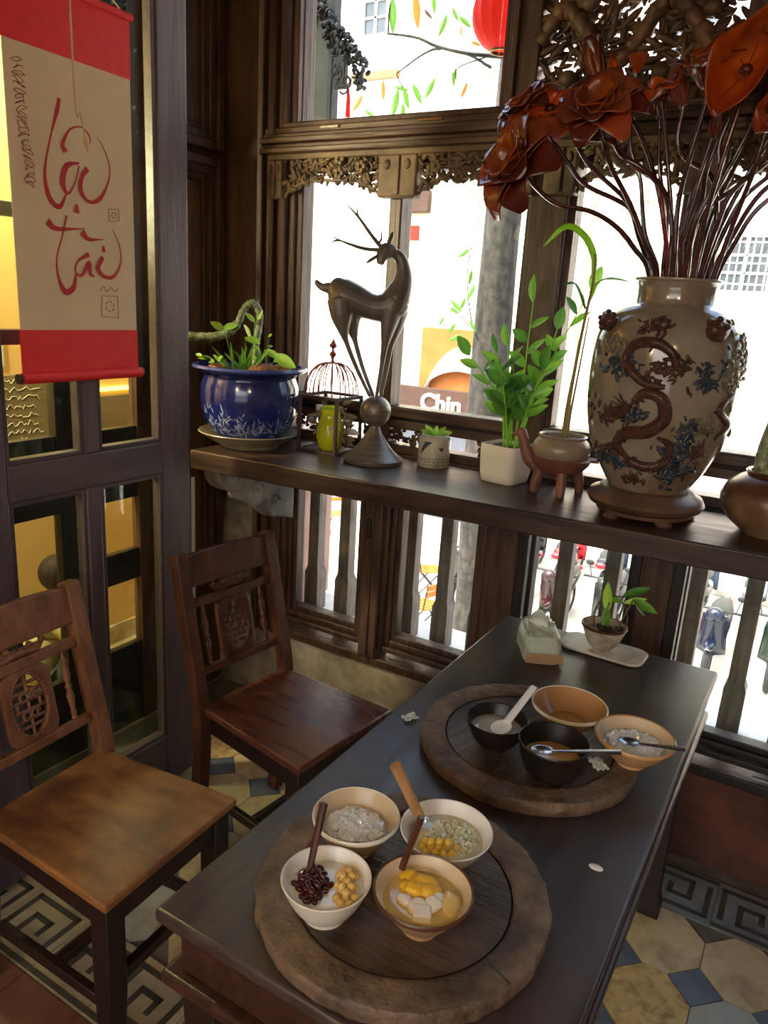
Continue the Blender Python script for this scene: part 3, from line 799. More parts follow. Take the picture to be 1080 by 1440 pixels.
for k in range(360):
    u = rn.random(); x = -.15+.42*u; top = .60-.30*max(0, u-.35)/.65; z = top-rn.random()*(.10+.06*math.sin(u*9)**2)
    if x < .05 and z < .42: continue
    m.ell((x, rn.uniform(-.05,.0), z), (rn.uniform(.008,.02),.012,rn.uniform(.005,.011)), 7, 5, R=Matrix.Rotation(rn.uniform(0,PI),3,'Y'))
for k in range(10):
    a_ = rn.uniform(0,6.28); x, z = rn.uniform(.08,.26), rn.uniform(.20,.42)
    m.tube([(x+.03*(1-i/12)*math.cos(a_+i*.5), -.03, z+.03*(1-i/12)*math.sin(a_+i*.5)) for i in range(11)], .005, 6)
tag(m.build('bracket_carving', M_['dark_carving'], t), kind='stuff')
MB().box(.10, .155, -.03, .0, .20, .40).build('small_sign', M_['dark_carving'], t, bevel=.004)
MB().tube([(.17,-.02,.22),(.175,-.02,.16),(.175,-.02,.08)], [.003,.009,.012], 8).build('tassel', M_['lantern_red'], t)
t = thing('red_lantern', 'round red paper lantern hanging outside the upper pane', 'lantern', (-1.30, 2.9, 2.66))
m = MB()
def lan(u, v):
    a = 2*PI*u; q = -1+2*v; r = .115*math.sqrt(max(0, 1-q*q*.86))*(1+.03*math.cos(a*16)); return (r*math.cos(a), r*math.sin(a), .12*q)
m.grid(lan, 48, 12, wrap_u=True); m.build('shade', M_['lantern_red'], t)
for z in (-.125, .115): MB().lathe([(.035,0),(.045,0),(.045,.012),(.035,.012)], 16, Matrix.Translation((0,0,z)), cap=False).build('collar', M_['brass'], t)
MB().tube([(0,0,.12),(0,0,.6)], .003, 6).build('cord', M_['black_iron'], t)

# ---- folding cafe chairs on the pavement
def cafe_chair():
    t = thing('folding_chair', 'orange slatted folding chair out in the sunny street', 'chair', group='orange folding chairs in the street')
    for k in range(5):
        MB().cbox((0, -.16+.08*k, .45), (.40, .065, .02)).build('slat', M_['chair_orange'], t)
    for k in range(2): MB().cbox((0, .21+.02*k, .70+.11*k), (.40, .02, .085)).build('back_slat', M_['chair_orange'], t)
    for s in (-1, 1):
        MB().tube([(s*.19, -.22, 0), (s*.19, .17, .45), (s*.19, .24, .86)], .014, 6).build('leg', M_['black_iron'], t)
        MB().tube([(s*.17, .24, 0), (s*.17, -.18, .44)], .014, 6).build('leg', M_['black_iron'], t)
    return t
cc = cafe_chair()
for k, (x, y, a) in enumerate(((-5.45, 11.05, 2.3), (-4.75, 9.6, -1.9), (-8.6, 12.9, .9), (-3.6, 9.4, .6))):
    c_ = cc if k == 0 else copy_tree(cc)
    c_.location = (x, y, ZG); c_.rotation_euler = (0, 0, a)
    c_['label'] = ['orange folding chair out in the open street seen from its side', 'orange folding chair seen against the tree trunk', 'orange folding chair standing alone farthest up the street', 'orange folding chair between the tree trunk and the scooters'][k]

# ---- parked scooters
def scooter(paint, lab):
    t = thing('motor_scooter', lab, 'scooter', group='scooters parked across the street')
    for y in (-.6, .6):
        w = MB()
        w.grid(lambda u, v: (.05*math.sin(2*PI*v), y+(.22+.06*math.cos(2*PI*v))*math.cos(2*PI*u), .27+(.22+.06*math.cos(2*PI*v))*math.sin(2*PI*u)), 20, 8, wrap_u=True)
        wo = w.build('wheel', M_['tyre'], t)
        MB().tube([(-.03,y,.27),(.03,y,.27)], .15, 14).build('rim', M_['chrome'], wo)
    b = MB()
    P = curve_pts([(0,-.85,.78),(0,-.6,.70),(0,-.2,.58),(0,.1,.38),(0,.35,.36)], 18)
    b.tube(P, interp([.05,.15,.17,.14,.10], 18), 12, flat=.8); b.build('body', paint, t)
    s = MB(); s.grid(lambda u, v: ((u-.5)*.36*(1-.2*v), .42+.18*v-.1*(2*u-1)**2, .35+.62*v), 8, 6); s.build('leg_shield', paint, t, solid=.05)
    fm = MB(); fm.ell((0,.6,.55), (.08,.25,.07), 10, 6); fm.build('front_mudguard', paint, t)
    st = MB(); st.ell((0,-.32,.80), (.15,.45,.07), 14, 6); st.build('seat', M_['seat_black'], t)
    h = MB(); h.tube(curve_pts([(-.36,.42,1.0),(-.2,.55,1.05),(.2,.55,1.05),(.36,.42,1.0)], 12), .018, 8); h.build('handlebar', M_['seat_black'], t)
    MB().ell((0,.62,1.0), (.12,.09,.1), 12, 8).build('headlight_cowl', paint, t)
    for q in (-1, 1):
        mo = MB(); mo.tube([(q*.24,.48,1.03),(q*.28,.48,1.2)], .008, 6); mo.ell((q*.29,.47,1.24), (.065,.02,.045), 10, 6); mo.build('mirror', M_['seat_black'], t)
    MB().ell((0,-.9,.72), (.1,.04,.05), 10, 6).build('tail_light', M_['lamp_red'], t)
    MB().tube([(.14,-.15,.25),(.15,-.85,.36)], [.04,.06], 10).build('exhaust', M_['chrome'], t)
    return t
names = ['red', 'dark green', 'black', 'blue-grey', 'silver', 'charcoal', 'navy blue', 'maroon']
PRO = [scooter(SCOOT[i], names[i]+' scooter in the front row parked across the street') for i in range(8)]
front = [2, 3, 7, 5, 0, 6, 1, 4]; back = [5, 0, 6, 2, 3, 4, 7, 1]
for i, k in enumerate(front):
    PRO[k].location = (-4.75+.78*i, 11.35+.12*math.sin(i*2.3), ZG); PRO[k].rotation_euler = (0, 0, PI)
for i, k in enumerate(back):
    s = copy_tree(PRO[k]); s.location = (-4.45+.78*i, 13.35, ZG); s.rotation_euler = (0, 0, 0)
    s['label'] = names[k]+' scooter in the back row behind the '+names[front[i]]+' scooter'
# ---- potted shrubs by the scooters
mat('fruit_yellow', '#e0a820', 0.5)
mat('hedge_green', '#4f7a32', 0.6, '#6f9a44', 9)
def shrub(x, y, lab):
    t = thing('potted_shrub', lab, 'plant', (x, y, ZG))
    MB().lathe([(0,0),(.22,0),(.28,.4),(.25,.4),(.0,.36)], 16).build('pot', M_['terracotta'], t)
    rn = random.Random(int(x*10)); m = MB(); f = MB()
    for k in range(170):
        d = Vector((rn.gauss(0,1), rn.gauss(0,1), rn.gauss(0,1))).normalized()*rn.uniform(.25,.48)
        c_ = Vector((0,0,1.0))+Vector((d.x,d.y,d.z*1.3))
        m.ell(c_, (.09,.05,.02), 6, 4, R=Matrix.Rotation(rn.uniform(0,6.28),3,'Z') @ Matrix.Rotation(rn.uniform(-1,1),3,'X'))
        if k % 5 == 0: f.ell(c_*1.03, (.035,.035,.035), 8, 5)
    m.build('foliage', M_['hedge_green'], t); f.build('fruit', M_['fruit_yellow'], t)
shrub(-5.5, 13.9, 'potted shrub with yellow fruit behind the dark scooter end of the row')
shrub(1.9, 13.9, 'potted shrub with yellow fruit behind the white scooter end of the row')
# ================================================================== lamps of the place
WARM = (1.0, 0.72, 0.42)
mat('lamp_metal', '#3a2d20', 0.4, metal=.6)
emit_mat('bulb_glow', '#ffd9a0', 14.0)
emit_mat('led_glow', '#ffc65a', 9.0)
def pendant(x, y, z, energy, lab):
    t = thing('pendant_lamp', lab, 'lamp', (x, y, z))
    MB().tube([(0,0,.1),(0,0,3.0-z)], .005, 6).build('cable', M_['black_iron'], t)
    s = MB(); s.lathe([(.03,.12),(.05,.1),(.16,-.02),(.155,-.02),(.045,.095),(.03,.115)], 28, cap=False); s.build('shade', M_['lamp_metal'], t)
    b = MB(); b.ell((0,0,.0), (.035,.035,.045), 16, 10); b.build('bulb', M_['bulb_glow'], t)
    ld = bpy.data.lights.new('bulb_light', 'POINT'); ld.energy = energy; ld.color = WARM; ld.shadow_soft_size = .06
    lo = bpy.data.objects.new('bulb_light', ld); COL.objects.link(lo); lo.parent = t; lo.location = (0,0,-.06)
pendant(0.55, -0.75, 2.25, 30, 'dark metal pendant lamp behind the dining table')
pendant(-1.1, -1.2, 2.25, 26, 'dark metal pendant lamp near the folding doors')
# passage: wall lamp and a strip of small lights
t = thing('led_strip', 'glowing warm strip light on the ochre passage wall', 'light strip', (-2.69, 1.9, 1.19))
MB().box(-.006, .008, .18, .44, -.008, .008).build('strip', M_['led_glow'], t, smooth=False)
def globe(x, y, z, e, lab):
    t = thing('globe_lamp', lab, 'lamp', (x, y, z))
    b = MB(); b.ell((0,0,0), (.06,.06,.06), 18, 12); b.build('globe', M_['bulb_glow'], t)
    MB().tube([(0,0,.05),(0,0,3.0-z)], .006, 6).build('stem', M_['brass'], t)
    ld = bpy.data.lights.new('globe_light', 'POINT'); ld.energy = e; ld.color = (1.0,.80,.50); ld.shadow_soft_size = .09
    lo = bpy.data.objects.new('globe_light', ld); COL.objects.link(lo); lo.parent = t; lo.location = (0,0,-.10)
globe(-2.38, 0.95, 2.1, 150, 'glowing globe lamp in the ochre passage')
globe(-2.38, 2.05, 2.55, 105, 'glowing globe lamp at the end of the ochre passage')

# ---- boards and papers on the passage wall
mat('chalk_board', '#6a5a3c', 0.8, '#786748', 6)
mat('chalk', '#d8cfb4', 0.9)
mat('paper_yellow', '#d8b860', 0.8)
mat('paper_blue', '#a8c0b8', 0.8)
mat('gold_paint', '#d8a020', 0.35, '#f0c040', 30, metal=.3)
rn = random.Random(64)
def board(name, lab, cat, y0, y1, z0, z1, m, scribble=0):
    t = thing(name, lab, cat, (-2.699, (y0+y1)/2, z0))
    w = (y1-y0)/2; h = z1-z0
    MB().box(0, .012, -w, w, 0, h).build('panel', M_[m], t, bevel=.002)
    if scribble:
        mb = MB()
        for r_ in range(scribble):
            z = h*(1-(r_+.7)/(scribble+.4)); y = -w*.8+rn.uniform(0,.3)*w
            pts = []
            while y < w*rn.uniform(.4,.9): pts.append((.0135, y, z+rn.uniform(-.010,.010))); y += rn.uniform(.006,.012)
            if len(pts) > 3: mb.tube(pts, .0013, 4)
        tag(mb.build('chalk_writing', M_['chalk'], t), kind='stuff')
board('chalk_board', 'brown chalk board covered in chalk writing on the ochre passage wall', 'board', 1.66, 1.93, .96, 1.27, 'chalk_board', 9)
board('wall_panel', 'brown board at the end of the ochre passage wall', 'board', 2.08, 2.40, .90, 1.16, 'chalk_board')
board('yellow_notice', 'yellow paper notice pinned at the end of the passage', 'notice', 2.27, 2.35, 1.05, 1.15, 'paper_yellow') if False else None
board('pale_notice', 'pale paper notice pinned beside the chalk board', 'notice', 1.56, 1.63, 1.06, 1.24, 'paper_yellow')
board('blue_notice', 'pale blue notice pinned above the chalk board', 'notice', 1.60, 1.74, 1.30, 1.40, 'paper_blue')
t = thing('gold_ornament', 'small gilded ornament hanging on the brown board', 'ornament', (-2.68, 2.17, .93))
mb = MB()
for k in range(16): mb.ell((0, .018*math.cos(k*1.3)*(k%3)/2, .04+.03*math.sin(k*2.1)), (.006,.010,.012), 8, 5)
mb.build('figure', M_['gold_paint'], t)
# ================================================================== furniture
# ---- dining table
tb = thing('dining_table', 'long dark wooden dining table pushed against the window wall', 'table', (-0.424, 1.33, 0))
TX, TY, TZ = 0.296, 0.692, 0.74
MB().box(-TX, TX, -TY, TY, TZ-.024, TZ).build('table_top', M_['table_wood'], tb, bevel=.007, bseg=3)
mb = MB(); rect_frame(mb, -TX+.012, TX-.012, -TY+.012, TY-.012, .03, TZ-.036, TZ-.024, 'x')
mb = MB().box(-TX+.010, TX-.010, -TY+.010, TY-.010, TZ-.038, TZ-.024); mb.build('edge_moulding', M_['table_edge'], tb, bevel=.004)
for s in (-1, 1):
    MB().box(s*(TX-.035)-.011, s*(TX-.035)+.011, -TY+.03, TY-.03, .625, TZ-.038).build('apron', M_['table_edge'], tb, bevel=.003)
    MB().box(-TX+.03, TX-.03, s*(TY-.035)-.011, s*(TY-.035)+.011, .625, TZ-.038).build('apron', M_['table_edge'], tb, bevel=.003)
MB().box(-TX+.004, TX-.004, -TY+.004, TY-.004, .600, .625).build('lower_moulding', M_['table_edge'], tb, bevel=.008, bseg=3)
for sx in (-1, 1):
    for sy in (-1, 1):
        MB().lathe([(.034*1.414,0),(.034*1.414,.02),(.026*1.414,.06),(.028*1.414,.45),(.034*1.414,.60)], 4, Matrix.Translation((sx*(TX-.06), sy*(TY-.06), 0)) @ Matrix.Rotation(PI/4, 4, 'Z')).build('leg', M_['chair_leg_dark'], tb, bevel=.003)

# ---- chairs
def make_chair(name, lab, seat_m, wood_m, loc, rot):
    t = thing(name, lab, 'chair', loc, rot)
    fw, bw, xf, xb = .200, .172, .218, -.205
    MB().prism([(xf,-fw),(xf,fw),(xb,bw),(xb,-bw)], .440, .462).build('seat', seat_m, t, bevel=.006, bseg=3)
    MB().prism([(xf-.012,-fw+.012),(xf-.012,fw-.012),(xb+.01,bw-.012),(xb+.01,-bw+.012)], .428, .440).build('seat_moulding', M_['chair_wood_dark'], t, bevel=.003)
    legm = M_['chair_leg_dark']
    ap = MB().prism([(xf-.02,-fw+.02),(xf-.02,fw-.02),(xf-.042,fw-.02),(xf-.042,-fw+.02)], .372, .428); ap.build('apron', legm, t, bevel=.002)
    MB().box(xb+.012, xb+.032, -bw+.02, bw-.02, .372, .428).build('apron', legm, t, bevel=.002)
    for s in (-1, 1):
        MB().prism([(xf-.03, s*(fw-.02)), (xf-.03, s*(fw-.04)), (xb+.02, s*(bw-.04)), (xb+.02, s*(bw-.02))], .372, .428).build('apron', legm, t, bevel=.002)
        L = MB(); q = math.sqrt(2)
        L.lathe([(.017*q,0),(.020*q,.03),(.018*q,.05),(.022*q,.14),(.024*q,.20),(.024*q,.428)], 4, Matrix.Translation((xf-.038, s*(fw-.038), 0)) @ Matrix.Rotation(PI/4,4,'Z'))
        L.build('leg', legm, t, bevel=.003)
        # rear post runs from the floor up into the back
        def post_fn(p0, p1, w=.019, d=.019): pass
        P = [(xb-.03, s*bw, 0), (xb+.005, s*bw, .25), (xb+.005, s*bw, .46), (xb-.03, s*bw, .62), (xb-.088, s*(bw-.002), .875), (xb-.092, s*(bw-.004), .893)]
        pm = MB(); pts = curve_pts(P, 24); pm.tube(pts, [.027]*24+[.020], 4, M=None, up=(1,1,0)); pm.build('rear_post', wood_m, t, bevel=.004)
        MB().prism([(xf-.05, s*(fw-.045)), (xf-.05, s*(fw-.025)), (xb+.01, s*(bw-.01)), (xb+.01, s*(bw-.03))], .150, .178).build('stretcher', legm, t, bevel=.003)
    MB().box(xf-.05, xf-.028, -fw+.05, fw-.05, .205, .232).build('stretcher', legm, t, bevel=.003)
    MB().box(-.01, .012, -fw+.05, fw-.05, .152, .176).build('stretcher', legm, t, bevel=.003)
    # the back: local frame (y, s along the lean, depth to the front)
    sd = Vector((-.093, 0, .433)).normalized(); ya = Vector((0,1,0)); nr = ya.cross(sd)
    B = Matrix(((ya.x,sd.x,nr.x,xb),(ya.y,sd.y,nr.y,0),(ya.z,sd.z,nr.z,.462),(0,0,0,1)))
    iw = bw-.02
    MB().box(-iw, iw, .082, .106, -.010, .010, B).build('lower_rail', wood_m, t, bevel=.003)
    MB().box(-iw, iw, .285, .311, -.010, .010, B).build('middle_rail', wood_m, t, bevel=.003)
    top = [(-iw-.004,.346),(iw+.004,.346)] + [((iw+.006)*math.cos(PI*i/20) if 0 < i < 20 else (iw+.006)*(1 if i == 0 else -1), .425+.022*math.sin(PI*i/20)**.6) for i in range(21)]
    MB().prism(top, -.012, .012, B).build('top_rail', wood_m, t, bevel=.004)
    # pierced splat
    ry, rs, c0 = .044, .074, .1955
    pw, ph = .066, .0895
    def splat(u, v):
        a = 2*PI*u; ca, sa = math.cos(a), math.sin(a)
        k = min(pw/max(abs(ca),1e-6), ph/max(abs(sa),1e-6)); k = min(k, 1.0*math.hypot(pw*.9, ph*.9))
        return (lerp(ry*ca, k*ca, v), c0+lerp(rs*sa, k*sa, v), 0)
    sp = MB(); sp.grid(splat, 48, 2, M=B, wrap_u=True); sp.build('splat', wood_m, t, solid=.014, bevel=.002)
    bd = MB()
    for k in range(44):
        a = 2*PI*k/44; bd.ell((ry*1.09*math.cos(a), c0+rs*1.06*math.sin(a), .008), (.0032,.0032,.003), 6, 4, M=B)
    bd.build('beading', wood_m, t)
    lt = MB()
    def bar(a, b, w=.0045): lt.tube([(a[0],c0+a[1],0),(b[0],c0+b[1],0)], w, 4, M=B, up=(0,0,1))
    bar((0,-rs),(0,rs))
    for sv in (-.052,-.034,-.012,.012,.034,.054):
        h = ry*math.sqrt(1-(sv/rs)**2)*.98; bar((-h,sv),(h,sv))
    for x in (-.018, .018):
        for (a, b) in ((-.034,-.012),(.012,.034)): bar((x,a),(x,b))
    for x in (-.03, .03): bar((x,-.012),(x,.012))
    for (sx, q) in ((-1,.022),(1,-.022),(1,.022),(-1,-.022)):
        pts = [(sx*.012+.011*math.cos(i*.5)*sx, c0+q+.009*math.sin(i*.5), .004) for i in range(10)]
        lt.tube(pts, .003, 5, M=B)
    lt.build('lattice_medallion', wood_m, t)
    for s in (-1, 1):
        pr = [(.005,.0),(.008,.006),(.0055,.012),(.0085,.02),(.0055,.028),(.009,.05),(.0105,.065),(.006,.08),(.0095,.088),(.006,.096),(.0105,.115),(.009,.13),(.0055,.15),(.0085,.158),(.0055,.166),(.005,.179)]
        MB().lathe(pr, 12, B @ Matrix(((1,0,0,s*.112),(0,0,1,.106),(0,-1,0,0),(0,0,0,1)))).build('spindle', wood_m, t)
    cv = MB()
    for s in (-1, 1):
        for j in range(4):
            r0 = .026-.005*j
            pts = [(s*(.030+r0*math.cos(PI+PI*i/10)), .336+r0*.8*math.sin(PI+PI*i/10), .002) for i in range(11)]
            cv.tube(pts, .0026, 6, M=B)
        cv.ell((s*.030, .336, .002), (.009,.008,.006), 8, 5, M=B); cv.ell((s*.062, .338, .002), (.007,.007,.006), 8, 5, M=B)
    cv.tube([(-.075,.338,0),(-.05,.316,0),(0,.322,0),(.05,.316,0),(.075,.338,0)], [.003,.007,.009,.007,.003], 6, M=B)
    cv.build('scroll_carving', wood_m, t)
    return t
make_chair('carved_chair', 'dark glossy carved chair beside the low window, back to the corner', M_['chair_seat_red'], M_['chair_wood_dark'], (-1.187, 1.588, 0), math.radians(-6.5))
make_chair('carved_chair', 'worn brown carved chair in front of the glazed door', M_['chair_seat_worn'], M_['chair_wood_worn'], (-1.252, 0.98, 0), math.radians(2.5))

# ---- long shelf under the casements, with a corbel
sh = thing('window_shelf', 'long thick dark wooden shelf along the window sill', 'shelf', (0,0,0))
MB().prism([(-1.79,1.790),(1.0,1.927),(1.0,2.238),(-1.79,2.238)], 1.052, ZSH).build('board', M_['shelf_wood'], sh, bevel=.005)
mat('corbel_paint', '#6a6560', 0.75, '#8b857d', 7, bump=.3, c3='#4c423d', s3=6)
def corbel(x):
    prof = [(2.245,1.052),(1.83,1.052),(1.835,1.02),(1.86,.985),(1.90,.965),(1.945,.962),(1.95,.93),(1.985,.90),(2.03,.892),(2.075,.90),(2.085,.86),(2.12,.83),(2.17,.82),(2.245,.80)]
    m = MB(); m.prism(prof, -.035, .035, Matrix(((0,0,1,x),(1,0,0,0),(0,1,0,0),(0,0,0,1))))
    o = m.build('corbel', M_['corbel_paint'], sh, bevel=.006)
    r = MB()
    for (cy, cz, s) in ((1.93,1.01,.03),(2.03,.955,.032),(2.13,.89,.03)):
        r.tube([(x+.036, cy+s*(1-i/14)*math.cos(i*.5), cz+s*(1-i/14)*math.sin(i*.5)) for i in range(13)], .005, 6)
    r.build('scroll_relief', M_['corbel_paint'], sh)
corbel(-1.735); corbel(0.9)
o = MB().tube([(-2.055,2.07,.05),(-2.055,2.07,.93)], .0085, 10).build('white_conduit', M_['sign_white']); tag(o, 'thin white conduit pipe in the dark corner behind the shelf corbel', 'pipe')
for z in (.93, ): pass

# ---- hanging scroll on the door
mat('scroll_red', '#d4100f', 0.65, '#de1512', 30, bump=.1, bscale=200)
mat('scroll_paper', '#cdb691', 0.8, '#d4bf9b', 6)
mat('ink_red', '#b40f1a', 0.7, '#a00c16', 30)
mat('ink_dark_red', '#8a2a22', 0.7)
mat('straw', '#c9a06a', 0.6)
sc = thing('hanging_scroll', 'red and cream hanging scroll with red brush calligraphy', 'scroll', (-1.662, 1.293, 1.39))
def sloc(y, z, x=0.0): return (x, y-1.293, z-1.39)
MB().box(0, .0025, 1.122-1.293, 1.466-1.293, 1.507-1.39, 2.117-1.39).build('paper', M_['scroll_paper'], sc, smooth=False)
MB().box(-.0006, .0032, 1.120-1.293, 1.468-1.293, 2.117-1.39, 2.25-1.39).build('top_band', M_['scroll_red'], sc, smooth=False)
MB().box(-.0006, .0032, 1.120-1.293, 1.468-1.293, 1.405-1.39, 1.507-1.39).build('bottom_band', M_['scroll_red'], sc, smooth=False)
MB().tube([(.004, -.178, .004),(.004, .182, .004)], .0135, 16).build('roller', M_['scroll_red'], sc)
for s in (-1, 1): MB().tube([(.004, s*.180, .004),(.004, s*.188, .004)], .012, 14).build('roller_cap', M_['frame_wood_h'], sc)
MB().tube([(.004, -.178, .865),(.004, .180, .865)], .009, 12).build('top_rod', M_['scroll_red'], sc)
MB().tube([(.004,-.15,.872),(.002,-.02,.985),(.004,.15,.872)], .0018, 6).build('hanging_cord', M_['straw'], sc)
MB().lathe([(0,0),(.005,0),(.005,.02),(0,.02)], 8, Matrix.Translation((-.012,-.02,.985)) @ Matrix.Rotation(PI/2,4,'Y')).build('nail', M_['black_iron'], sc)
cd_ = curve_pts([(.045,1.267-1.293,2.95-1.39),(.042,1.268-1.293,2.083-1.39),(.04,1.285-1.293,1.998-1.39),(.04,1.292-1.293,1.96-1.39),(.04,1.302-1.293,1.918-1.39)], 30)
def ribbon(pts, ws, name, m, x=.0034, n=28):
    P = curve_pts([(0, p[0]-1.293, p[1]-1.39) for p in pts], n); Wd = [q*.95 for q in interp(ws, n)]; mb = MB(); vs = []; fs = []
    for i in range(n+1):
        d = (P[min(n,i+1)]-P[max(0,i-1)]); d = Vector((0, d.y, d.z)); d = d.normalized() if d.length > 1e-9 else Vector((0,1,0))
        nn = Vector((0, -d.z, d.y))*Wd[i]*.5
        for xx in (x-.0006, x):
            for sg in (-1, 1): vs.append((xx, P[i].y+sg*nn.y, P[i].z+sg*nn.z))
    for i in range(n):
        a, b = i*4, i*4+4
        fs += [(a+2,a+3,b+3,b+2),(a,b,b+1,a+1),(a,a+2,b+2,b),(a+1,b+1,b+3,a+3)]
    mb.add(vs, fs); return mb.build(name, m, sc, smooth=False)
R_ = M_['ink_red']
ribbon([(1.2571,2.0275),(1.2495,1.9998),(1.2318,1.9498),(1.2133,1.8879),(1.2083,1.8458),(1.2187,1.8055),(1.2437,1.7918),(1.2646,1.824)], [.008,.011,.004,.005,.009,.014,.012,.003], 'brush_stroke', R_, .0034)
ribbon([(1.3036,1.8975),(1.2684,1.8855),(1.2547,1.847),(1.2685,1.8246),(1.2894,1.8523),(1.3033,1.8913)], [.004,.014,.016,.006,.003,.003], 'brush_stroke', R_, .0037)
ribbon([(1.3268,1.8891),(1.3098,1.8678),(1.3041,1.8359),(1.3268,1.8139),(1.3601,1.8247),(1.3873,1.8672),(1.3933,1.9065),(1.3744,1.9472),(1.3588,1.9629)], [.014,.011,.012,.008,.011,.004,.003,.002,.001], 'brush_stroke', R_, .0040)
ribbon([(1.2664,1.9151),(1.26,1.9318),(1.2807,1.9655),(1.312,1.9778),(1.3348,1.9643),(1.3378,1.9465)], [.015,.010,.004,.003,.004,.002], 'brush_stroke', R_, .0043)
ribbon([(1.2902,1.8030),(1.2893,1.7839)], [.006,.018], 'brush_stroke', R_, .0046, 8)
ribbon([(1.208,1.7557),(1.2292,1.7420),(1.2754,1.7457),(1.3154,1.7513)], [.018,.012,.006,.001], 'brush_stroke', R_, .0034)
ribbon([(1.2616,1.7743),(1.2474,1.729),(1.2289,1.6772),(1.2299,1.6329),(1.2471,1.5983),(1.2713,1.6092),(1.2814,1.6456)], [.006,.003,.003,.006,.016,.014,.003], 'brush_stroke', R_, .0037)
ribbon([(1.3026,1.7420),(1.3222,1.7268),(1.3682,1.7306)], [.018,.010,.001], 'brush_stroke', R_, .0040)
ribbon([(1.3203,1.6908),(1.2869,1.672),(1.279,1.6455),(1.2972,1.64),(1.3193,1.6711),(1.322,1.6448),(1.3342,1.6389)], [.012,.004,.005,.008,.012,.010,.003], 'brush_stroke', R_, .0043)
ribbon([(1.3619,1.6875),(1.3453,1.6596),(1.3639,1.6406),(1.3944,1.6424),(1.4181,1.6782),(1.4154,1.7189),(1.3951,1.7572)], [.012,.014,.010,.009,.004,.003,.001], 'brush_stroke', R_, .0046)
ribbon([(1.3649,1.7144),(1.3667,1.6999)], [.008,.011], 'brush_stroke', R_, .0034, 6)
for q in ([(1.3861,1.8042),(1.4174,1.8081),(1.4179,1.7796),(1.3865,1.776)], [(1.3556,1.5926),(1.4056,1.5931),(1.406,1.5383),(1.3514,1.541)]):
    for i in range(4): ribbon([q[i], q[(i+1)%4]], [.0014,.0014], 'seal_line', M_['ink_dark_red'], .0034, 2)
    cy, cz = sum(p[0] for p in q)/4, sum(p[1] for p in q)/4
    for k in range(6):
        a = k*1.047; r0 = .0065 if q[0][1] > 1.7 else .012
        ribbon([(cy+r0*math.cos(a), cz+r0*math.sin(a)), (cy+r0*1.2*math.cos(a+.6), cz+r0*1.2*math.sin(a+.6))], [.002,.002], 'seal_line', M_['ink_dark_red'], .0034, 2)
ribbon([(1.3492,1.6026),(1.3628,1.6168),(1.3708,1.6035),(1.3844,1.6144),(1.3972,1.6046),(1.4092,1.6142)], [.0012]*6, 'signature', M_['ink_dark_red'])
rnd = random.Random(21)
sd_ = curve_pts([(0,1.1551,2.0797),(0,1.1566,2.0124),(0,1.1588,1.952),(0,1.1679,1.8915),(0,1.1702,1.8283)], 22)
for i in range(0, 23):
    c_ = sd_[i]; pts = [(c_.y+.013*math.cos(j*1.5+i)+rnd.uniform(-.004,.004), c_.z+.006*math.sin(j*1.9+i*2)+rnd.uniform(-.003,.003)) for j in range(5)]
    ribbon(pts, [.0012,.0016,.0012,.0016,.001], 'small_script', M_['ink_dark_red'], .0034, 12)
o = MB().tube([tuple(Vector(p)+Vector((-1.662,1.293,1.39))) for p in cd_], [.0022]*24+[.003,.0045,.006,.0055,.004,.002,.001], 6).build('straw_tassel', M_['straw']); tag(o, 'thin straw tassel hanging in front of the scroll', 'tassel')
# ================================================================== on the table
CR, CF = Vector((.866, -.5*-1, 0)), Vector((-.5, .866, 0))
TT = 0.74
# ---- round wooden trays made from old wheels
def tray(lab, cx, cy, R, ri, seed, rot):
    t = thing('round_tray', lab, 'tray', (cx, cy, TT), rot)
    rn = random.Random(seed); off = rn.uniform(0, 50)
    prof = [(0,.0),(.7,.0),(.985,.003),(1.0,.012),(1.0,.026),(.985,.031),(.93,.032),(.80,.032),(ri/R+.012,.0315),(ri/R,.029),(ri/R-.006,.0275)]
    m = MB()
    def fn(u, v):
        a = 2*PI*u; k = v*(len(prof)-1); i = min(int(k), len(prof)-2); q = k-i
        r = lerp(prof[i][0], prof[i+1][0], q)*R; z = lerp(prof[i][1], prof[i+1][1], q)
        w = noise.noise((math.cos(a)*6+off, math.sin(a)*6, z*30)); w2 = noise.noise((math.cos(a)*22+off, math.sin(a)*22, r*60))
        e = max(0, (r/R-.9)*10)
        return ((r+e*(.004*w+.003*w2))*math.cos(a), (r+e*(.004*w+.003*w2))*math.sin(a), z+(.0012*w2 if z > .02 else 0))
    m.grid(fn, 160, 20, wrap_u=True); m.build('rim', M_['tray_rim'], t, angle=50)
    MB().lathe([(0,.0),(ri-.004,.0),(ri-.004,.0265),(0,.0265)], 64).build('centre_board', M_['tray_inner'], t, angle=50)
    mat_c = M_['black_iron']
    for (a, r0, r1) in ((-.35, ri+.004, R-.004), (2.2, ri+.01, R-.01)):
        c = MB(); w = .0012
        c.prism([(r0, -w*.4), (r1, -w), (r1, w), (r0, w*.4)], .027, .0324, Matrix.Rotation(a, 4, 'Z')); c.build('crack', mat_c, t, smooth=False)
    return t
tray('round weathered wooden tray holding four bowls of pudding', -.425, .862, .222, .168, 3, 0.0)
tray('round weathered wooden tray holding black and tan bowls', -.414, 1.372, .224, .174, 9, 1.3)
ZT = TT+.0268      # top of a tray's centre board

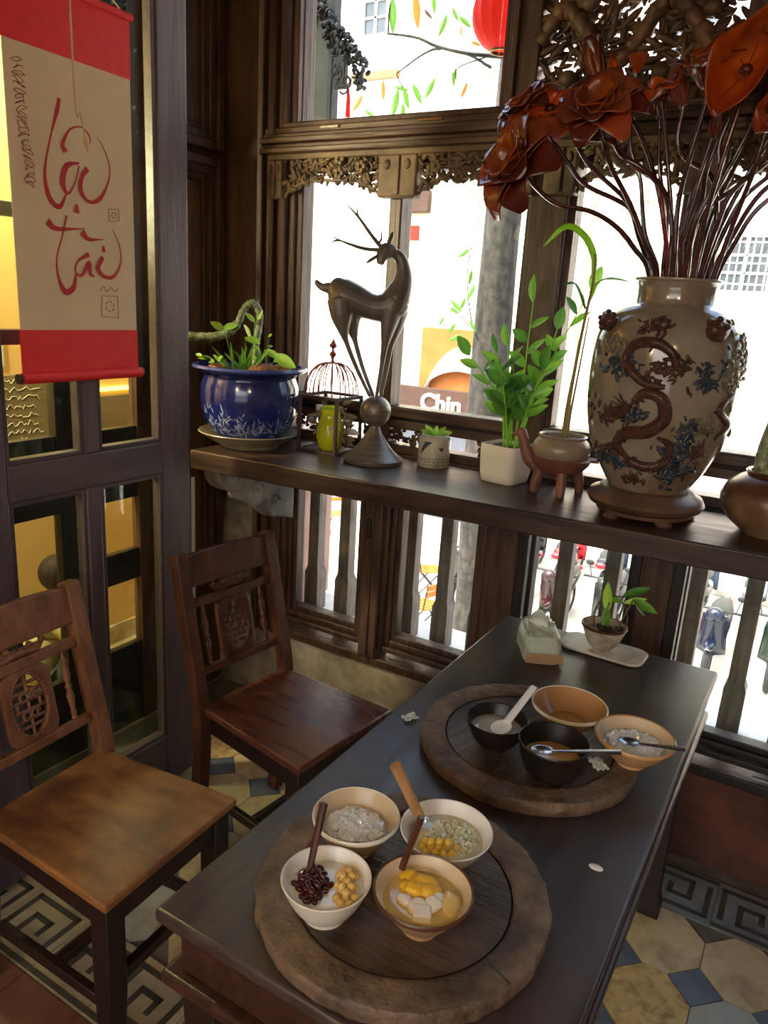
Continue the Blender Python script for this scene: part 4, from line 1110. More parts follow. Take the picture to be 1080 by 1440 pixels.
mat('cream_glaze', '#dcd3c2', 0.25, '#e6dcc8', 6, spec=.5)
mat('tan_glaze', '#b8946c', 0.3, '#cdaa80', 5)
mat('sand_inside', '#cdb692', 0.3, '#d8c4a2', 5)
mat('white_glaze', '#e8e4dc', 0.18, '#f0ece6', 5)
mat('brown_rim', '#4a2d1c', 0.35, '#5c3a25', 12)
mat('brown_outside', '#8a6a48', 0.5, '#a5835c', 9, bump=.2)
mat('black_shell', '#17120f', 0.35, '#261c16', 9, bump=.3)
mat('orange_glaze', '#a8794a', 0.25, '#bd9264', 4)
mat('coconut_milk', '#e6e2d8', 0.08, '#f0ece4', 9, spec=.6)
mat('clear_syrup', '#cfc9a8', 0.05, '#d8d2b4', 9, spec=.6)
mat('tea_liquid', '#a87838', 0.06, '#b88848', 5, spec=.6)
mat('milk_tea', '#c79a5c', 0.1, '#d3a86a', 5, spec=.6)
mat('grey_milk', '#b9b4a8', 0.1, '#c6c2b6', 5, spec=.6)
mat('mung_cream', '#d9b86c', 0.12, '#e2c680', 9, spec=.6)
def bowl_r(R, h, foot, z, p):
    return foot+(R-foot)*max(0.0, z/h)**p
def bowl(lab, cx, cy, zb, R, h, foot, m_out, m_in, m_rim=None, p=.62, foot_h=.008):
    t = thing('bowl', lab, 'bowl', (cx, cy, zb))
    n = 14; hb = h-foot_h
    out = [(0,.002),(foot-.004,.0),(foot,.0),(foot,foot_h)]+[(bowl_r(R,hb,foot,hb*i/n,p), foot_h+hb*i/n) for i in range(1, n+1)]
    out.append((R-.0012, h+.0012))
    MB().lathe(out+[(R-.003, h)], 48, cap=False).build('outer_wall', M_[m_out], t, angle=60)
    inn = [(R-.003, h)]+[(bowl_r(R,hb,foot,hb*i/n,p)-.003, foot_h+.003+(hb-.003)*i/n) for i in range(n-1, -1, -1)]
    inn = [(max(r, 0), z) for r, z in inn]+[(0, foot_h+.003)]
    MB().lathe(inn, 48, cap=False).build('lining', M_[m_in], t, angle=60)
    if m_rim:
        MB().lathe([(R+.0006,h-.005),(R+.0012,h),(R-.001,h+.0022),(R-.0035,h-.001),(R-.004,h-.004)], 48, cap=False).build('rim_band', M_[m_rim], t, angle=70)
    return t
def filling(name, lab, cat, cx, cy, zb, R, h, foot, lvl, m, p=.62, foot_h=.008, amp=.0006, kind=None):
    hb = h-foot_h; r = bowl_r(R, hb, foot, lvl-foot_h, p)-.0036
    m_ = MB(); m_.lathe([(0,-.004),(r*.9,-.004),(r,0),(r*.97,.0008),(r*.6,amp),(0,amp*.5)], 40)
    o = m_.build(name, M_[m]); o.location = (cx, cy, zb+lvl); tag(o, lab, cat, None, kind); return r
BOW = {}
bowl('tan bowl with sand coloured inside, full of crushed ice', -.531, .889, ZT, .0695, .062, .03, 'tan_glaze', 'sand_inside', 'cream_glaze')
bowl('white bowl of sweet corn and clear jelly with a pale wooden handle in it', -.398, .946, ZT, .0735, .060, .03, 'white_glaze', 'white_glaze')
bowl('white bowl of red beans and lotus seeds', -.492, .751, ZT, .0650, .062, .032, 'cream_glaze', 'white_glaze')
bowl('brown-rimmed cream bowl of mung pudding and tofu pieces', -.366, .808, ZT, .0705, .064, .027, 'brown_outside', 'sand_inside', 'brown_rim', p=.75)
bowl('black shell bowl of pale milk holding a white ceramic spoon', -.461, 1.303, ZT, .0625, .062, .028, 'black_shell', 'black_shell', p=.42)
bowl('black shell bowl of milk tea holding a steel spoon', -.332, 1.266, ZT, .0675, .078, .034, 'black_shell', 'black_shell', p=.42)
bowl('orange-brown empty bowl with a little syrup left', -.360, 1.456, ZT, .0790, .058, .03, 'orange_glaze', 'orange_glaze', 'cream_glaze')
bowl('tan bowl of clear sugar jelly on the tray edge', -.212, 1.400, TT+.0330, .0760, .060, .028, 'orange_glaze', 'sand_inside', 'orange_glaze')

# ---- fillings
mat('ice', '#e2e5e8', 0.10, '#fafbfc', 60, spec=.9, trans=.12)
mat('jelly_clear', '#d6dabc', 0.08, '#f2f2da', 60, spec=.9, trans=.15)
mat('red_bean', '#3a1018', 0.22, '#561a22', 30, spec=.6)
mat('lotus_seed', '#d9b060', 0.3, '#e6c67c', 20, spec=.5)
mat('corn_bead', '#e0b23c', 0.28, '#ecc65a', 20, spec=.5)
mat('mung_lump', '#e2ac1e', 0.4, '#f0c03a', 40, spec=.5, bump=.3, bscale=120)
mat('tofu', '#ece4d8', 0.2, '#f4eee4', 10, spec=.5)
def bits(name, lab, cat, cx, cy, z, r, n, s, m, seed, zr=.004):
    rn = random.Random(seed); mb = MB()
    for k in range(n):
        a = rn.uniform(0, 6.283); q = r*math.sqrt(rn.random())
        d = Matrix.Rotation(rn.uniform(0,6.28),3,'X') @ Matrix.Rotation(rn.uniform(0,6.28),3,'Z')
        dome = (1-(q/r)**2)*zr
        w = s*rn.uniform(.6,1.2)
        c = Vector((q*math.cos(a), q*math.sin(a), dome+rn.uniform(-.002,.002)))
        vs = [c+d @ Vector(v) for v in ((-w,-w*.7,-w*.6),(w,-w*.8,-w*.5),(w*.8,w*.7,-w*.6),(-w*.8,w,-w*.5),(-w*.8,-w*.6,w*.6),(w*.7,-w*.7,w*.7),(w*.9,w*.6,w*.5),(-w,w*.7,w*.6))]
        mb.add(vs, [(0,3,2,1),(4,5,6,7),(0,1,5,4),(1,2,6,5),(2,3,7,6),(3,0,4,7)])
    o = mb.build(name, M_[m], smooth=False); o.location = (cx, cy, z); tag(o, lab, cat, None, 'stuff'); return o
def rad(R, h, foot, lvl, p=.62, fh=.008): return bowl_r(R, h-fh, foot, lvl-fh, p)-.004
r = filling('sugar_water', 'clear sugar water under the crushed ice in the tan bowl', 'drink', -.531, .889, ZT, .0695, .062, .03, .036, 'grey_milk')
bits('crushed_ice', 'crushed clear ice filling the tan bowl', 'ice', -.531, .889, ZT+.038, r*.86, 420, .0050, 'ice', 2, .008)
r = filling('sweet_syrup', 'thin pale syrup around the corn and jelly in the white bowl', 'drink', -.398, .946, ZT, .0735, .060, .03, .041, 'clear_syrup')
bits('jelly_shreds', 'clear greenish jelly shreds beside the yellow corn beads', 'jelly', -.398+.008, .946+.008, ZT+.0415, r*.68, 330, .0035, 'jelly_clear', 3, .003)
filling('coconut_milk', 'white coconut milk around the red beans and lotus seeds', 'drink', -.492, .751, ZT, .065, .062, .032, .044, 'coconut_milk')
filling('mung_cream', 'pale yellow mung cream around the tofu pieces', 'drink', -.366, .808, ZT, .0705, .064, .027, .046, 'mung_cream', p=.75)
filling('pale_milk', 'pale milk left in the black shell bowl with the ceramic spoon', 'drink', -.461, 1.303, ZT, .0625, .062, .028, .040, 'grey_milk', p=.42)
filling('milk_tea', 'tan milk tea left in the black shell bowl with the steel spoon', 'drink', -.332, 1.266, ZT, .0675, .078, .034, .042, 'milk_tea', p=.42)
filling('amber_syrup', 'small amber puddle of syrup in the orange-brown bowl', 'drink', -.360, 1.456, ZT, .079, .058, .03, .017, 'tea_liquid')
r = filling('melted_syrup', 'cloudy melted syrup in the tan bowl on the tray edge', 'drink', -.212, 1.400, TT+.0330, .076, .060, .028, .040, 'grey_milk')
bits('sugar_jelly', 'clear sugar jelly bits in the tan bowl on the tray edge', 'jelly', -.212, 1.400, TT+.0330+.0405, r*.86, 330, .0045, 'ice', 5, .003)

def scatter(name, me, lab, cat, grp, pts, rn, tilt=.4):
    for (x, y, z) in pts:
        o = inst(me, name, None, (x, y, z), (rn.uniform(-tilt,tilt), rn.uniform(-tilt,tilt), rn.uniform(0,6.28)))
        tag(o, lab, cat, grp)
def pile(cx, cy, z, spots, layers, s, rn):
    """hex-packed positions inside an ellipse: spots=(du,dv,au,av) in camera-right / away axes"""
    du, dv, au, av = spots; out = []
    for L in range(layers):
        k = 1-.38*L; step = s*2.02
        nu, nv = int(au/step)+1, int(av/step)+1
        for i in range(-nu, nu+1):
            for j in range(-nv, nv+1):
                u = (i+.5*(j % 2))*step; v = j*step*.88
                if (u/(au*k))**2+(v/(av*k))**2 > 1: continue
                u += rn.uniform(-.12,.12)*s; v += rn.uniform(-.12,.12)*s
                p = Vector((cx,cy,0))+CR*(du+u)+CF*(dv+v)
                out.append((p.x, p.y, z+L*s*1.5+rn.uniform(-.1,.1)*s))
    return out
rn = random.Random(12)
bean_me = MB().ell((0,0,0), (.0076,.0050,.0046), 12, 8).mesh('red_bean', M_['red_bean'])
seed_me = MB().ell((0,0,0), (.0060,.0058,.0056), 12, 8).mesh('lotus_seed', M_['lotus_seed'])
corn_me = MB().ell((0,0,0), (.0064,.0062,.0060), 12, 8).mesh('corn_bead', M_['corn_bead'])
scatter('red_bean', bean_me, 'glossy dark red bean heaped in the white bowl', 'bean', 'red beans in the white bowl', pile(-.492, .751, ZT+.0465, (-.019,.002,.030,.036), 2, .0060, rn), rn)
scatter('lotus_seed', seed_me, 'pale yellow lotus seed beside the red beans', 'seed', 'lotus seeds in the white bowl', pile(-.492, .751, ZT+.0470, (.029,.001,.018,.036), 2, .0060, rn), rn)
scatter('corn_bead', corn_me, 'yellow corn bead in the white jelly bowl', 'corn', 'corn beads in the jelly bowl', pile(-.398, .946, ZT+.0440, (-.012,-.024,.027,.020), 2, .0066, rn), rn)
# mung lumps and tofu
def lump(name, lab, cat, grp, c, s, m, seed, rot=0):
    mb = MB(); off = seed*3.7
    mb.ell((0,0,0), (1,1,1), 16, 10)
    vs = []
    for v in mb.v:
        k = 1+.22*noise.noise(v*1.6+Vector((off,0,0)))+.08*noise.noise(v*4+Vector((off,0,0)))
        vs.append(Vector((v.x*s[0]*k, v.y*s[1]*k, v.z*s[2]*k)))
    mb.v = vs; o = mb.build(name, M_[m]); o.location = c; o.rotation_euler = (0,0,rot); tag(o, lab, cat, grp)
cz = ZT+.049
def pud(du, dv, dz=0): p = Vector((-.366,.808,cz+dz))+CR*du+CF*dv; return p
for k, (du, dv, dz, s) in enumerate(((-.016,.034,.001,.012),(-.004,.022,.004,.013),(.010,.020,.002,.012),(-.010,.010,.004,.013),(.006,.008,.003,.012),(.016,.012,.000,.010),(-.020,.018,.0,.010))):
    lump('mung_paste_lump', 'bright yellow mung paste lump in the brown-rimmed bowl', 'mung paste', 'mung paste lumps in the brown-rimmed bowl', pud(du*1.1,dv*1.1,dz), (s*1.3,s*1.05,s*.8), 'mung_lump', k+1, k)
for k, (du, dv, s) in enumerate(((-.022,-.004,.010),(-.006,-.014,.013),(.012,-.010,.013),(.018,.000,.010))):
    lump('tofu_piece', 'rounded white tofu piece in the brown-rimmed bowl', 'tofu', 'rounded tofu pieces in the brown-rimmed bowl', pud(du*1.15,dv*1.15,.0), (s*1.25,s*1.0,s*.7), 'tofu', k+20, k*.7)
o = MB().cbox((0,0,0), (.025,.022,.014)).build('tofu_cube', M_['tofu'], bevel=.003); o.location = pud(-.002,-.030,.001); o.rotation_euler = (.1,.05,.5); tag(o, 'square cut white tofu piece in the brown-rimmed bowl', 'tofu')
lump('custard_lump', 'large amber custard lump at the bowl wall beside the tofu', 'custard', None, pud(.038,-.006,-.002), (.015,.022,.010), 'mung_cream', 40, .4)

# ---- spoons
mat('spoon_dark_wood', '#3a1d14', 0.35, '#5a2f20', 9, ZS)
mat('spoon_pale_wood', '#a5764c', 0.5, '#bd8f62', 9, ZS)
mat('ceramic_white', '#e8e6e2', 0.15)
def spoon(name, lab, base, tip, m_h, m_b, bl=.030, bw=.017, rh=(.0045,.0065), flat=1.0, bend=None):
    t = thing(name, lab, 'spoon', base)
    b = Vector(base); d = Vector(tip)-b
    ctrl = [Vector((0,0,0)), d*.5+(Vector(bend) if bend else Vector((0,0,0))), d]
    pts = curve_pts(ctrl, 12)
    MB().tube(pts, interp(list(rh), 12), 8, flat=flat, up=(0,0,1)).build('handle', m_h, t)
    dd = Vector((d.x, d.y, d.z*.35)).normalized(); R = frame_to(dd)
    mb = MB()
    def fn(u, v):
        a = 2*PI*u; x = bw*v*math.sin(a); z = -bl*.5-bl*.62*v*math.cos(a)
        return (x, -.006*(1-v*v), z)
    mb.grid(fn, 20, 6, M=place((0,0,0), R), wrap_u=True); mb.build('spoon_bowl', m_b, t, solid=.0012)
    return t
spoon('wooden_spoon', 'dark wooden handled spoon leaning out of the red bean bowl', (-.526,.757,ZT+.052), (-.533,.797,.905), M_['spoon_dark_wood'], M_['steel'], rh=(.005,.0068))
spoon('wooden_spoon', 'dark wooden handled spoon leaning out of the mung pudding bowl', (-.415,.833,ZT+.056), (-.402,.857,.902), M_['spoon_dark_wood'], M_['steel'], rh=(.0048,.006))
spoon('wooden_ladle', 'pale wooden handled ladle leaning out of the sweet corn bowl', (-.447,.950,ZT+.055), (-.486,.925,.918), M_['spoon_pale_wood'], M_['steel'], rh=(.0085,.0098))
spoon('ceramic_spoon', 'white ceramic soup spoon resting in the pale milk', (-.446,1.318,ZT+.052), (-.428,1.413,.862), M_['ceramic_white'], M_['ceramic_white'], bl=.04, bw=.020, rh=(.009,.0075), flat=.45)
spoon('steel_spoon', 'steel spoon across the rim of the milk tea bowl', (-.330,1.250,ZT+.066), (-.213,1.284,.857), M_['steel'], M_['steel'], bl=.034, bw=.016, rh=(.004,.0085), flat=.35)
spoon('steel_spoon', 'steel spoon across the rim of the sugar jelly bowl', (-.200,1.376,.8325), (-.118,1.388,.845), M_['steel'], M_['steel'], bl=.034, bw=.016, rh=(.004,.0085), flat=.35)

# ---- tissues, slab plate, little plant bowl, scraps
mat('tissue_plastic', '#c4d2bc', 0.22, '#e4ebdc', 12, spec=.6, bump=.6, bscale=30, translucent=('#d8e8cc', .3))
mat('tissue_print', '#a98762', 0.6, '#b8966e', 14)
mat('tissue_paper', '#e2e6de', 0.8, '#ecefe8', 12, translucent=('#f4f6f0', .3))
mat('slab_stone', '#c9c4b8', 0.45, '#dcd8ce', 12, c3='#b4aea0', s3=20)
mat('cracked_glaze', '#b7ab94', 0.3, '#c9beA8', 16, c3='#8d8069', s3=24)
t = thing('tissue_pack', 'open plastic pack of tissues with a torn top beside the slab plate', 'tissues', (-.563, 1.848, TT), math.radians(30))
m = MB()
def tp(u, v):
    a = 2*PI*u; n = 4.5
    ca, sa = math.cos(a), math.sin(a)
    x = .050*math.copysign(abs(ca)**(2/n), ca); y = .088*math.copysign(abs(sa)**(2/n), sa)
    z = v*.066; k = 1-.16*max(0, v-.7)/.3
    w = .005*noise.noise((x*30, y*30, z*30))
    return (x*k+w, y*k+w*.8, z+(.006*noise.noise((x*25+3, y*25, 0))+.004*math.cos(x*60) if v > .6 else 0))
m.grid(tp, 40, 8, wrap_u=True)
m.build('wrapper', M_['tissue_plastic'], t)
m = MB(); m.grid(lambda u, v: ((u-.5)*.082+.004*noise.noise((u*6,v*6,1)), (v-.5)*.15, .062+.012*noise.noise((u*5,v*7,4))+.010*math.sin(PI*v)), 10, 14); m.build('wrapper_top', M_['tissue_plastic'], t, solid=.001)
MB().box(-.0495, .0495, -.0905, -.0885, .003, .030).build('printed_end', M_['tissue_print'], t, bevel=.002)
m = MB(); m.grid(lambda u, v: (.026*math.cos(5*u+v)*(1-.3*v)-.006, -.03+.075*u+.012*math.sin(v*5), .063+.05*v*(1+.3*math.sin(u*9))), 12, 8); m.build('tissue_sheet', M_['tissue_paper'], t, solid=.0008)
t = thing('slab_plate', 'pale rounded rectangular slab plate under the little plant bowl', 'plate', (-.413, 1.952, TT), math.radians(-2))
def rrect(w, h, r, n=6):
    out = []
    for (sx, sy, a0) in ((1,1,0),(-1,1,PI/2),(-1,-1,PI),(1,-1,1.5*PI)):
        for i in range(n+1):
            a = a0+PI/2*i/n; out.append((sx*(w/2-r)+r*math.cos(a), sy*(h/2-r)+r*math.sin(a)))
    return out
MB().prism(rrect(.19,.085,.02), .0, .003).build('foot', M_['slab_stone'], t)
MB().prism(rrect(.225,.118,.034), .003, .0115).build('slab', M_['slab_stone'], t, bevel=.003)
pb = thing('plant_bowl', 'crackled cream bowl with a thin sprouting plant in water', 'plant', (-.418, 1.945, TT+.0115))
R, h = .060, .068
out = [(0,0),(.026,0),(.027,.004)]+[(.027+(R-.027)*(i/10)**.6, .004+(h-.004)*i/10) for i in range(1,11)]
MB().lathe(out+[(R-.004,h)]+[(.025+(R-.028)*(i/10)**.6, .008+(h-.009)*i/10) for i in range(9,-1,-1)]+[(0,.008)], 40, cap=False).build('bowl', M_['cracked_glaze'], pb, angle=60)
MB().lathe([(R+.0007,h-.004),(R+.001,h),(R-.002,h+.0015),(R-.0045,h-.001)], 40, cap=False).build('dark_rim', M_['brown_rim'], pb, angle=60)
MB().lathe([(0,.047),(.052,.047),(.052,.049),(0,.049)], 32).build('water', M_['grey_milk'], pb)
mat('pebble_dark', '#1f1c18', 0.3, '#322c24', 14)
m = MB(); rn = random.Random(6)
for k in range(14):
    a = rn.uniform(0,6.28); q = .03*math.sqrt(rn.random()); m.ell((q*math.cos(a)+.012,q*math.sin(a)+.008,.052+rn.uniform(0,.008)), (.012,.010,.008), 8, 6)
m.build('pebbles', M_['pebble_dark'], pb)
mat('leaf_green', '#3d6a24', 0.35, '#578836', 8, translucent=('#98d048', .32))
mat('leaf_dark', '#274a24', 0.35, '#3a6330', 8, translucent=('#70b040', .3))
mat('leaf_lime', '#7fae3a', 0.4, '#9cc850', 8, translucent=('#c8f060', .4))
mat('stem_brown', '#4a3524', 0.6, '#5f4530', 10)
LG = leaf_mesh('leaf', M_['leaf_green'], .42, .18); LD = leaf_mesh('leaf', M_['leaf_dark'], .42, .18); LL = leaf_mesh('leaf', M_['leaf_lime'], .36, .2)
_lr = random.Random(99)
def leaf(parent, me, p, d, l, up=None, w=1.0):
    if up is None: up = (_lr.uniform(-.5,.5), -.75+_lr.uniform(-.3,.3), .6+_lr.uniform(-.3,.3))
    return inst(me, 'leaf', parent, p, frame_to(Vector(d), up).to_euler(), (l*w, l, l))
for P, r in (([(-.03,.01,.05),(-.034,.02,.10),(-.012,.03,.135),(.03,.02,.15)], .0022), ([(0,0,.05),(-.002,.005,.10),(.002,.01,.13)], .002), ([(.03,0,.05),(.045,.0,.10),(.06,.02,.15)], .002), ([(.05,0,.06),(.052,.02,.09),(.035,.03,.13)], .002)):
    MB().tube(curve_pts(P, 14), r, 6).build('stem', M_['stem_brown'], pb)
for (me, p, d, l) in ((LL,(.0,.01,.10),(-.1,.1,1),.085),(LG,(.0,.005,.12),(.1,-.05,-1),.075),(LD,(.03,.02,.15),(.8,.3,.35),.075),(LG,(.06,.02,.15),(.7,-.1,-.25),.07),(LD,(.06,.02,.15),(.4,.4,-.8),.06),(LL,(.035,.03,.13),(.9,.2,.3),.06),(LG,(.035,.03,.13),(-.9,.2,.0),.045)):
    leaf(pb, me, p, d, l)
def scrap(lab, x, y, z, s, seed):
    m = MB(); m.grid(lambda u, v: ((u-.5)*s+.006*noise.noise((u*5,v*5,seed)), (v-.5)*s*.7+.006*noise.noise((u*5,v*5,seed+9)), .004+abs(.012*noise.noise((u*4,v*4,seed+3)))), 9, 9)
    o = m.build('paper_scrap', M_['tissue_paper'], solid=.0006); o.location = (x,y,z); o.rotation_euler = (0,0,seed); tag(o, lab, 'paper')
scrap('crumpled white paper scrap beside the far tray on the bare table', -.668, 1.325, TT+.001, .034, 1.1)
scrap('crumpled white napkin tucked between the tray and the sugar jelly bowl', -.262, 1.345, TT+.0335, .04, 2.3)
m = MB(); m.lathe([(0,0),(.010,0),(.009,.0008),(0,.0012)], 20); o = m.build('water_drop', M_['ceramic_white']); o.location = (-.194,1.108,TT); o.scale = (1.2,.8,1); tag(o, 'small milky drop spilled on the bare table top', 'drop')
# ================================================================== on the window shelf
def facing(x, y): return math.atan2(-x, y)      # local X to the right, local Y away from the viewer's side of the room
mat('blue_glaze', '#141a4e', 0.14, '#1f2a6c', 4, spec=.6, coat=.4)
mat('blue_rim', '#2a3070', 0.16, '#4a5490', 8, spec=.6)
mat('pot_white', '#6f7cae', 0.25, '#8f9bc6', 30)
mat('saucer_glaze', '#8f8468', 0.35, '#aaa084', 9, c3='#6f6650', s3=8)
mat('soil', '#3a2a1e', 0.95, '#5a4230', 40, bump=.8, bscale=80)
mat('pumice', '#8a5a34', 0.9, '#a5744a', 30, bump=1.0, bscale=70, c3='#5c3a22', s3=60)
mat('cactus_skin', '#3d4a2c', 0.55, '#7c8a62', 30, c3='#b0b490', s3=40, bump=.5, bscale=60)
# ---- saucer and blue pot
t = thing('saucer_dish', 'wide greenish glazed saucer under the blue pot', 'saucer', (-1.715, 2.0, ZSH))
MB().lathe([(0,.002),(.098,0),(.100,0),(.102,.006),(.135,.022),(.170,.046),(.174,.049),(.172,.052),(.166,.050),(.130,.028),(.098,.016),(0,.016)], 56, cap=False).build('dish', M_['saucer_glaze'], t, angle=50)
bp = thing('blue_pot', 'deep blue glazed pot with pale painted plants, holding cactus and seedlings', 'planter', (-1.715, 2.0, ZSH+.016))
bprof = [(0,0),(.100,0),(.104,.006),(.125,.03),(.148,.065),(.161,.105),(.166,.150),(.163,.190),(.155,.214),(.153,.222),(.158,.230),(.163,.236),(.186,.243),(.192,.249),(.188,.256),(.172,.256),(.160,.248),(.152,.238)]
MB().lathe(bprof, 64, cap=False).build('pot', M_['blue_glaze'], bp, angle=50)
MB().lathe([(.163,.2362),(.187,.2432),(.1935,.249),(.189,.2568),(.171,.2568)], 64, cap=False).build('rim', M_['blue_rim'], bp, angle=60)
MB().lathe([(0,.236),(.152,.236),(.152,.232)], 48, cap=False).build('soil', M_['soil'], bp)
def br(z):
    for (a, b) in zip(bprof, bprof[1:]):
        if a[1] <= z <= b[1] and b[1] > a[1]: return lerp(a[0], b[0], (z-a[1])/(b[1]-a[1]))
    return .16
m = MB(); rn = random.Random(31)
for k in range(130):
    th = rn.uniform(PI+.1, 2*PI-.1)-.0; base = .035+.02*abs(rn.gauss(0,1)); 
    cl = rn.choice((-.95,-.55,-.2,.25,.6,.95)); th = 1.5*PI+cl+rn.gauss(0,.13)
    L = rn.uniform(.015,.04); a = rn.gauss(.0,1.0); wd = rn.uniform(.0012,.003); z0 = .03+abs(rn.gauss(0,.04))
    def fn(u, v, th=th, L=L, a=a, wd=wd, z0=z0):
        s = v*L; x = (u-.5)*2*wd*math.sin(PI*(.06+.9*v))
        dt = (s*math.sin(a)+x*math.cos(a))/.155; z = z0+s*math.cos(a)*.9-x*math.sin(a); z = min(max(z,.01),.2)
        r = br(z)+.0008; return (r*math.cos(th+dt), r*math.sin(th+dt), z)
    m.grid(fn, 2, 5)
tag(m.build('painted_plants', M_['pot_white'], bp), kind='stuff')
LB = leaf_mesh('leaf', M_['leaf_lime'], .55, .12); LBG = leaf_mesh('leaf', M_['leaf_green'], .3, .15)
f0 = facing(-1.715, 2.0)
bp.rotation_euler = (0,0,f0)
ct = curve_pts([(.014,.02,.236),(.018,.02,.327),(.026,.02,.382),(.029,.02,.423),(.015,.02,.455),(-.006,.02,.457),(-.026,.02,.433),(-.042,.02,.395),(-.072,.02,.363),(-.113,.015,.346),(-.16,.01,.342),(-.235,.0,.345)], 60)
m = MB(); m.tube(ct, [.0115+.0016*math.sin(i*2.1)+.003*(i>38) for i in range(61)], 12); m.build('cactus_stem', M_['cactus_skin'], bp)
m = MB(); rn = random.Random(2)
for i in range(2, 60):
    for q in range(3):
        d = Vector((rn.gauss(0,1),rn.gauss(0,1),rn.gauss(0,1))).normalized()
        m.tube([ct[i]+d*.011, ct[i]+d*.017], [.0012,.0003], 4)
m.build('spines', M_['pot_white'], bp)
for (p, s) in (((.040,-.07,.246),(.050,.035,.026)),((.100,-.04,.246),(.038,.032,.022)),((-.105,-.05,.244),(.036,.028,.02))):
    mm = MB(); mm.ell((0,0,0), (1,1,1), 16, 10); mm.v = [Vector((v.x*s[0]*(1+.15*noise.noise(v*2+Vector(p)*9)), v.y*s[1], v.z*s[2]*(1+.2*noise.noise(v*2)))) + Vector(p) for v in mm.v]
    mm.build('stone', M_['pumice'], bp)
def sprig(parent, base, tip, me, n, l, m_stem, r=.002, seed=0, bend=(0,0,0)):
    rn = random.Random(seed); b, tpv = Vector(base), Vector(tip)
    pts = curve_pts([b, (b+tpv)/2+Vector(bend), tpv], 12)
    MB().tube(pts, interp([r, r*.6], 12), 6).build('stem', m_stem, parent)
    for k in range(n):
        i = int(12*(.35+.65*(k+1)/n)); p = pts[min(i,12)]; d = Vector((rn.uniform(-1,1), rn.uniform(-.6,.3), rn.uniform(-.1,.9))).normalized()
        leaf(parent, me, p, d, l*rn.uniform(.8,1.2))
G = M_['leaf_green']
for (b, tpv, me, n, l, sd) in (((0,-.03,.236),(.012,-.05,.40),LB,1,.045,1),((-.02,-.05,.236),(-.018,-.07,.345),LB,1,.06,2),((-.05,-.02,.236),(-.086,-.03,.37),LB,1,.05,3),((-.04,-.06,.236),(-.12,-.09,.28),LB,4,.035,4),((.05,.0,.236),(.057,-.03,.355),LB,3,.02,5),
                               ((.04,.0,.236),(.095,-.03,.29),LB,2,.05,6),((-.08,-.05,.236),(-.155,-.07,.285),LB,4,.032,7),((.0,-.05,.236),(.03,-.08,.31),LB,2,.03,8)):
    sprig(bp, b, tpv, me, n, l, G, .0018, sd)
leaf(bp, LB, (.075,-.05,.30), (.75,-.1,-.42), .085)
leaf(bp, LB, (.000,-.04,.345), (-.3,-.3,.5), .06); leaf(bp, LB, (-.02,-.06,.35), (.8,-.2,-.3), .055); leaf(bp, LB, (-.09,-.02,.375), (.8,0,.2), .05); leaf(bp, LB, (.02,-.01,.41), (.2,-.4,.4), .045)
rn = random.Random(77)
for k in range(16):
    a = rn.uniform(-1.0,.7); l = rn.uniform(.06,.11); x = rn.uniform(-.06,.02)
    leaf(bp, LBG, (x,-.06+rn.uniform(-.02,.03),.236), (math.sin(a), rn.uniform(-.3,.1), math.cos(a)), l, w=.5)
leaf(bp, LG, (-.21,.0,.35), (-.1,-.2,1), .06)

# ---- wire cage lantern with yellow jar and dry twigs
mat('cage_iron', '#2e1f1a', 0.6, '#46302a', 20)
mat('cage_red', '#6a241c', 0.55, '#83301f', 14)
cg = thing('cage_lantern', 'small rusty square cage lantern with a wire dome and crown finial', 'lantern', (-1.472, 2.135, ZSH))
w, hgt, bs = .080, .192, .010
for sx in (-1,1):
    for sy in (-1,1): MB().cbox((sx*(w-bs/2), sy*(w-bs/2), hgt/2), (bs,bs,hgt)).build('corner_post', M_['cage_iron'], cg, bevel=.001)
for z in (bs/2, hgt-bs/2):
    for s in (-1,1):
        MB().cbox((0, s*(w-bs/2), z), (2*w-2*bs, bs, bs)).build('edge_bar', M_['cage_iron'], cg, bevel=.001)
        MB().cbox((s*(w-bs/2), 0, z), (bs, 2*w-2*bs, bs)).build('edge_bar', M_['cage_iron'], cg, bevel=.001)
MB().box(-w+bs, w-bs, -w+bs, w-bs, .002, .005).build('floor_plate', M_['cage_iron'], cg)
m = MB()
for k in range(20):
    a = 2*PI*k/20; ca, sa = math.cos(a), math.sin(a); q = (w-.006)/max(abs(ca),abs(sa))
    m.tube([(q*ca*math.cos(t*PI/2)**.75*(1) , q*sa*math.cos(t*PI/2)**.75, hgt+.108*math.sin(t*PI/2)) for t in (0,.15,.3,.5,.7,.85,.999)], .0023, 5)
m.build('dome_wires', M_['cage_red'], cg)
MB().lathe([(0,.295),(.008,.295),(.005,.305),(.004,.315),(.011,.322),(.012,.330),(.005,.336),(.004,.345),(.010,.350),(.013,.357),(.008,.364),(.003,.374),(0,.380)], 14).build('finial', M_['cage_red'], cg)
m = MB()
for k in range(4):
    a = k*PI/2+.4; m.tube([(.008*math.cos(a),.008*math.sin(a),.315),(.022*math.cos(a),.022*math.sin(a),.325),(.024*math.cos(a),.024*math.sin(a),.312)], .0014, 5); m.tube([(.008*math.cos(a),.008*math.sin(a),.348),(.016*math.cos(a),.016*math.sin(a),.356),(.018*math.cos(a),.018*math.sin(a),.346)], .0014, 5)
m.build('crown_curls', M_['cage_iron'], cg)
mat('yellow_glass', '#c8c81e', 0.12, '#dede3a', 6, spec=.8, translucent=('#f4f43a', .5))
yj = thing('yellow_jar', 'bright yellow-green glass jar inside the cage lantern', 'jar', (-1.462, 2.125, ZSH+.005))
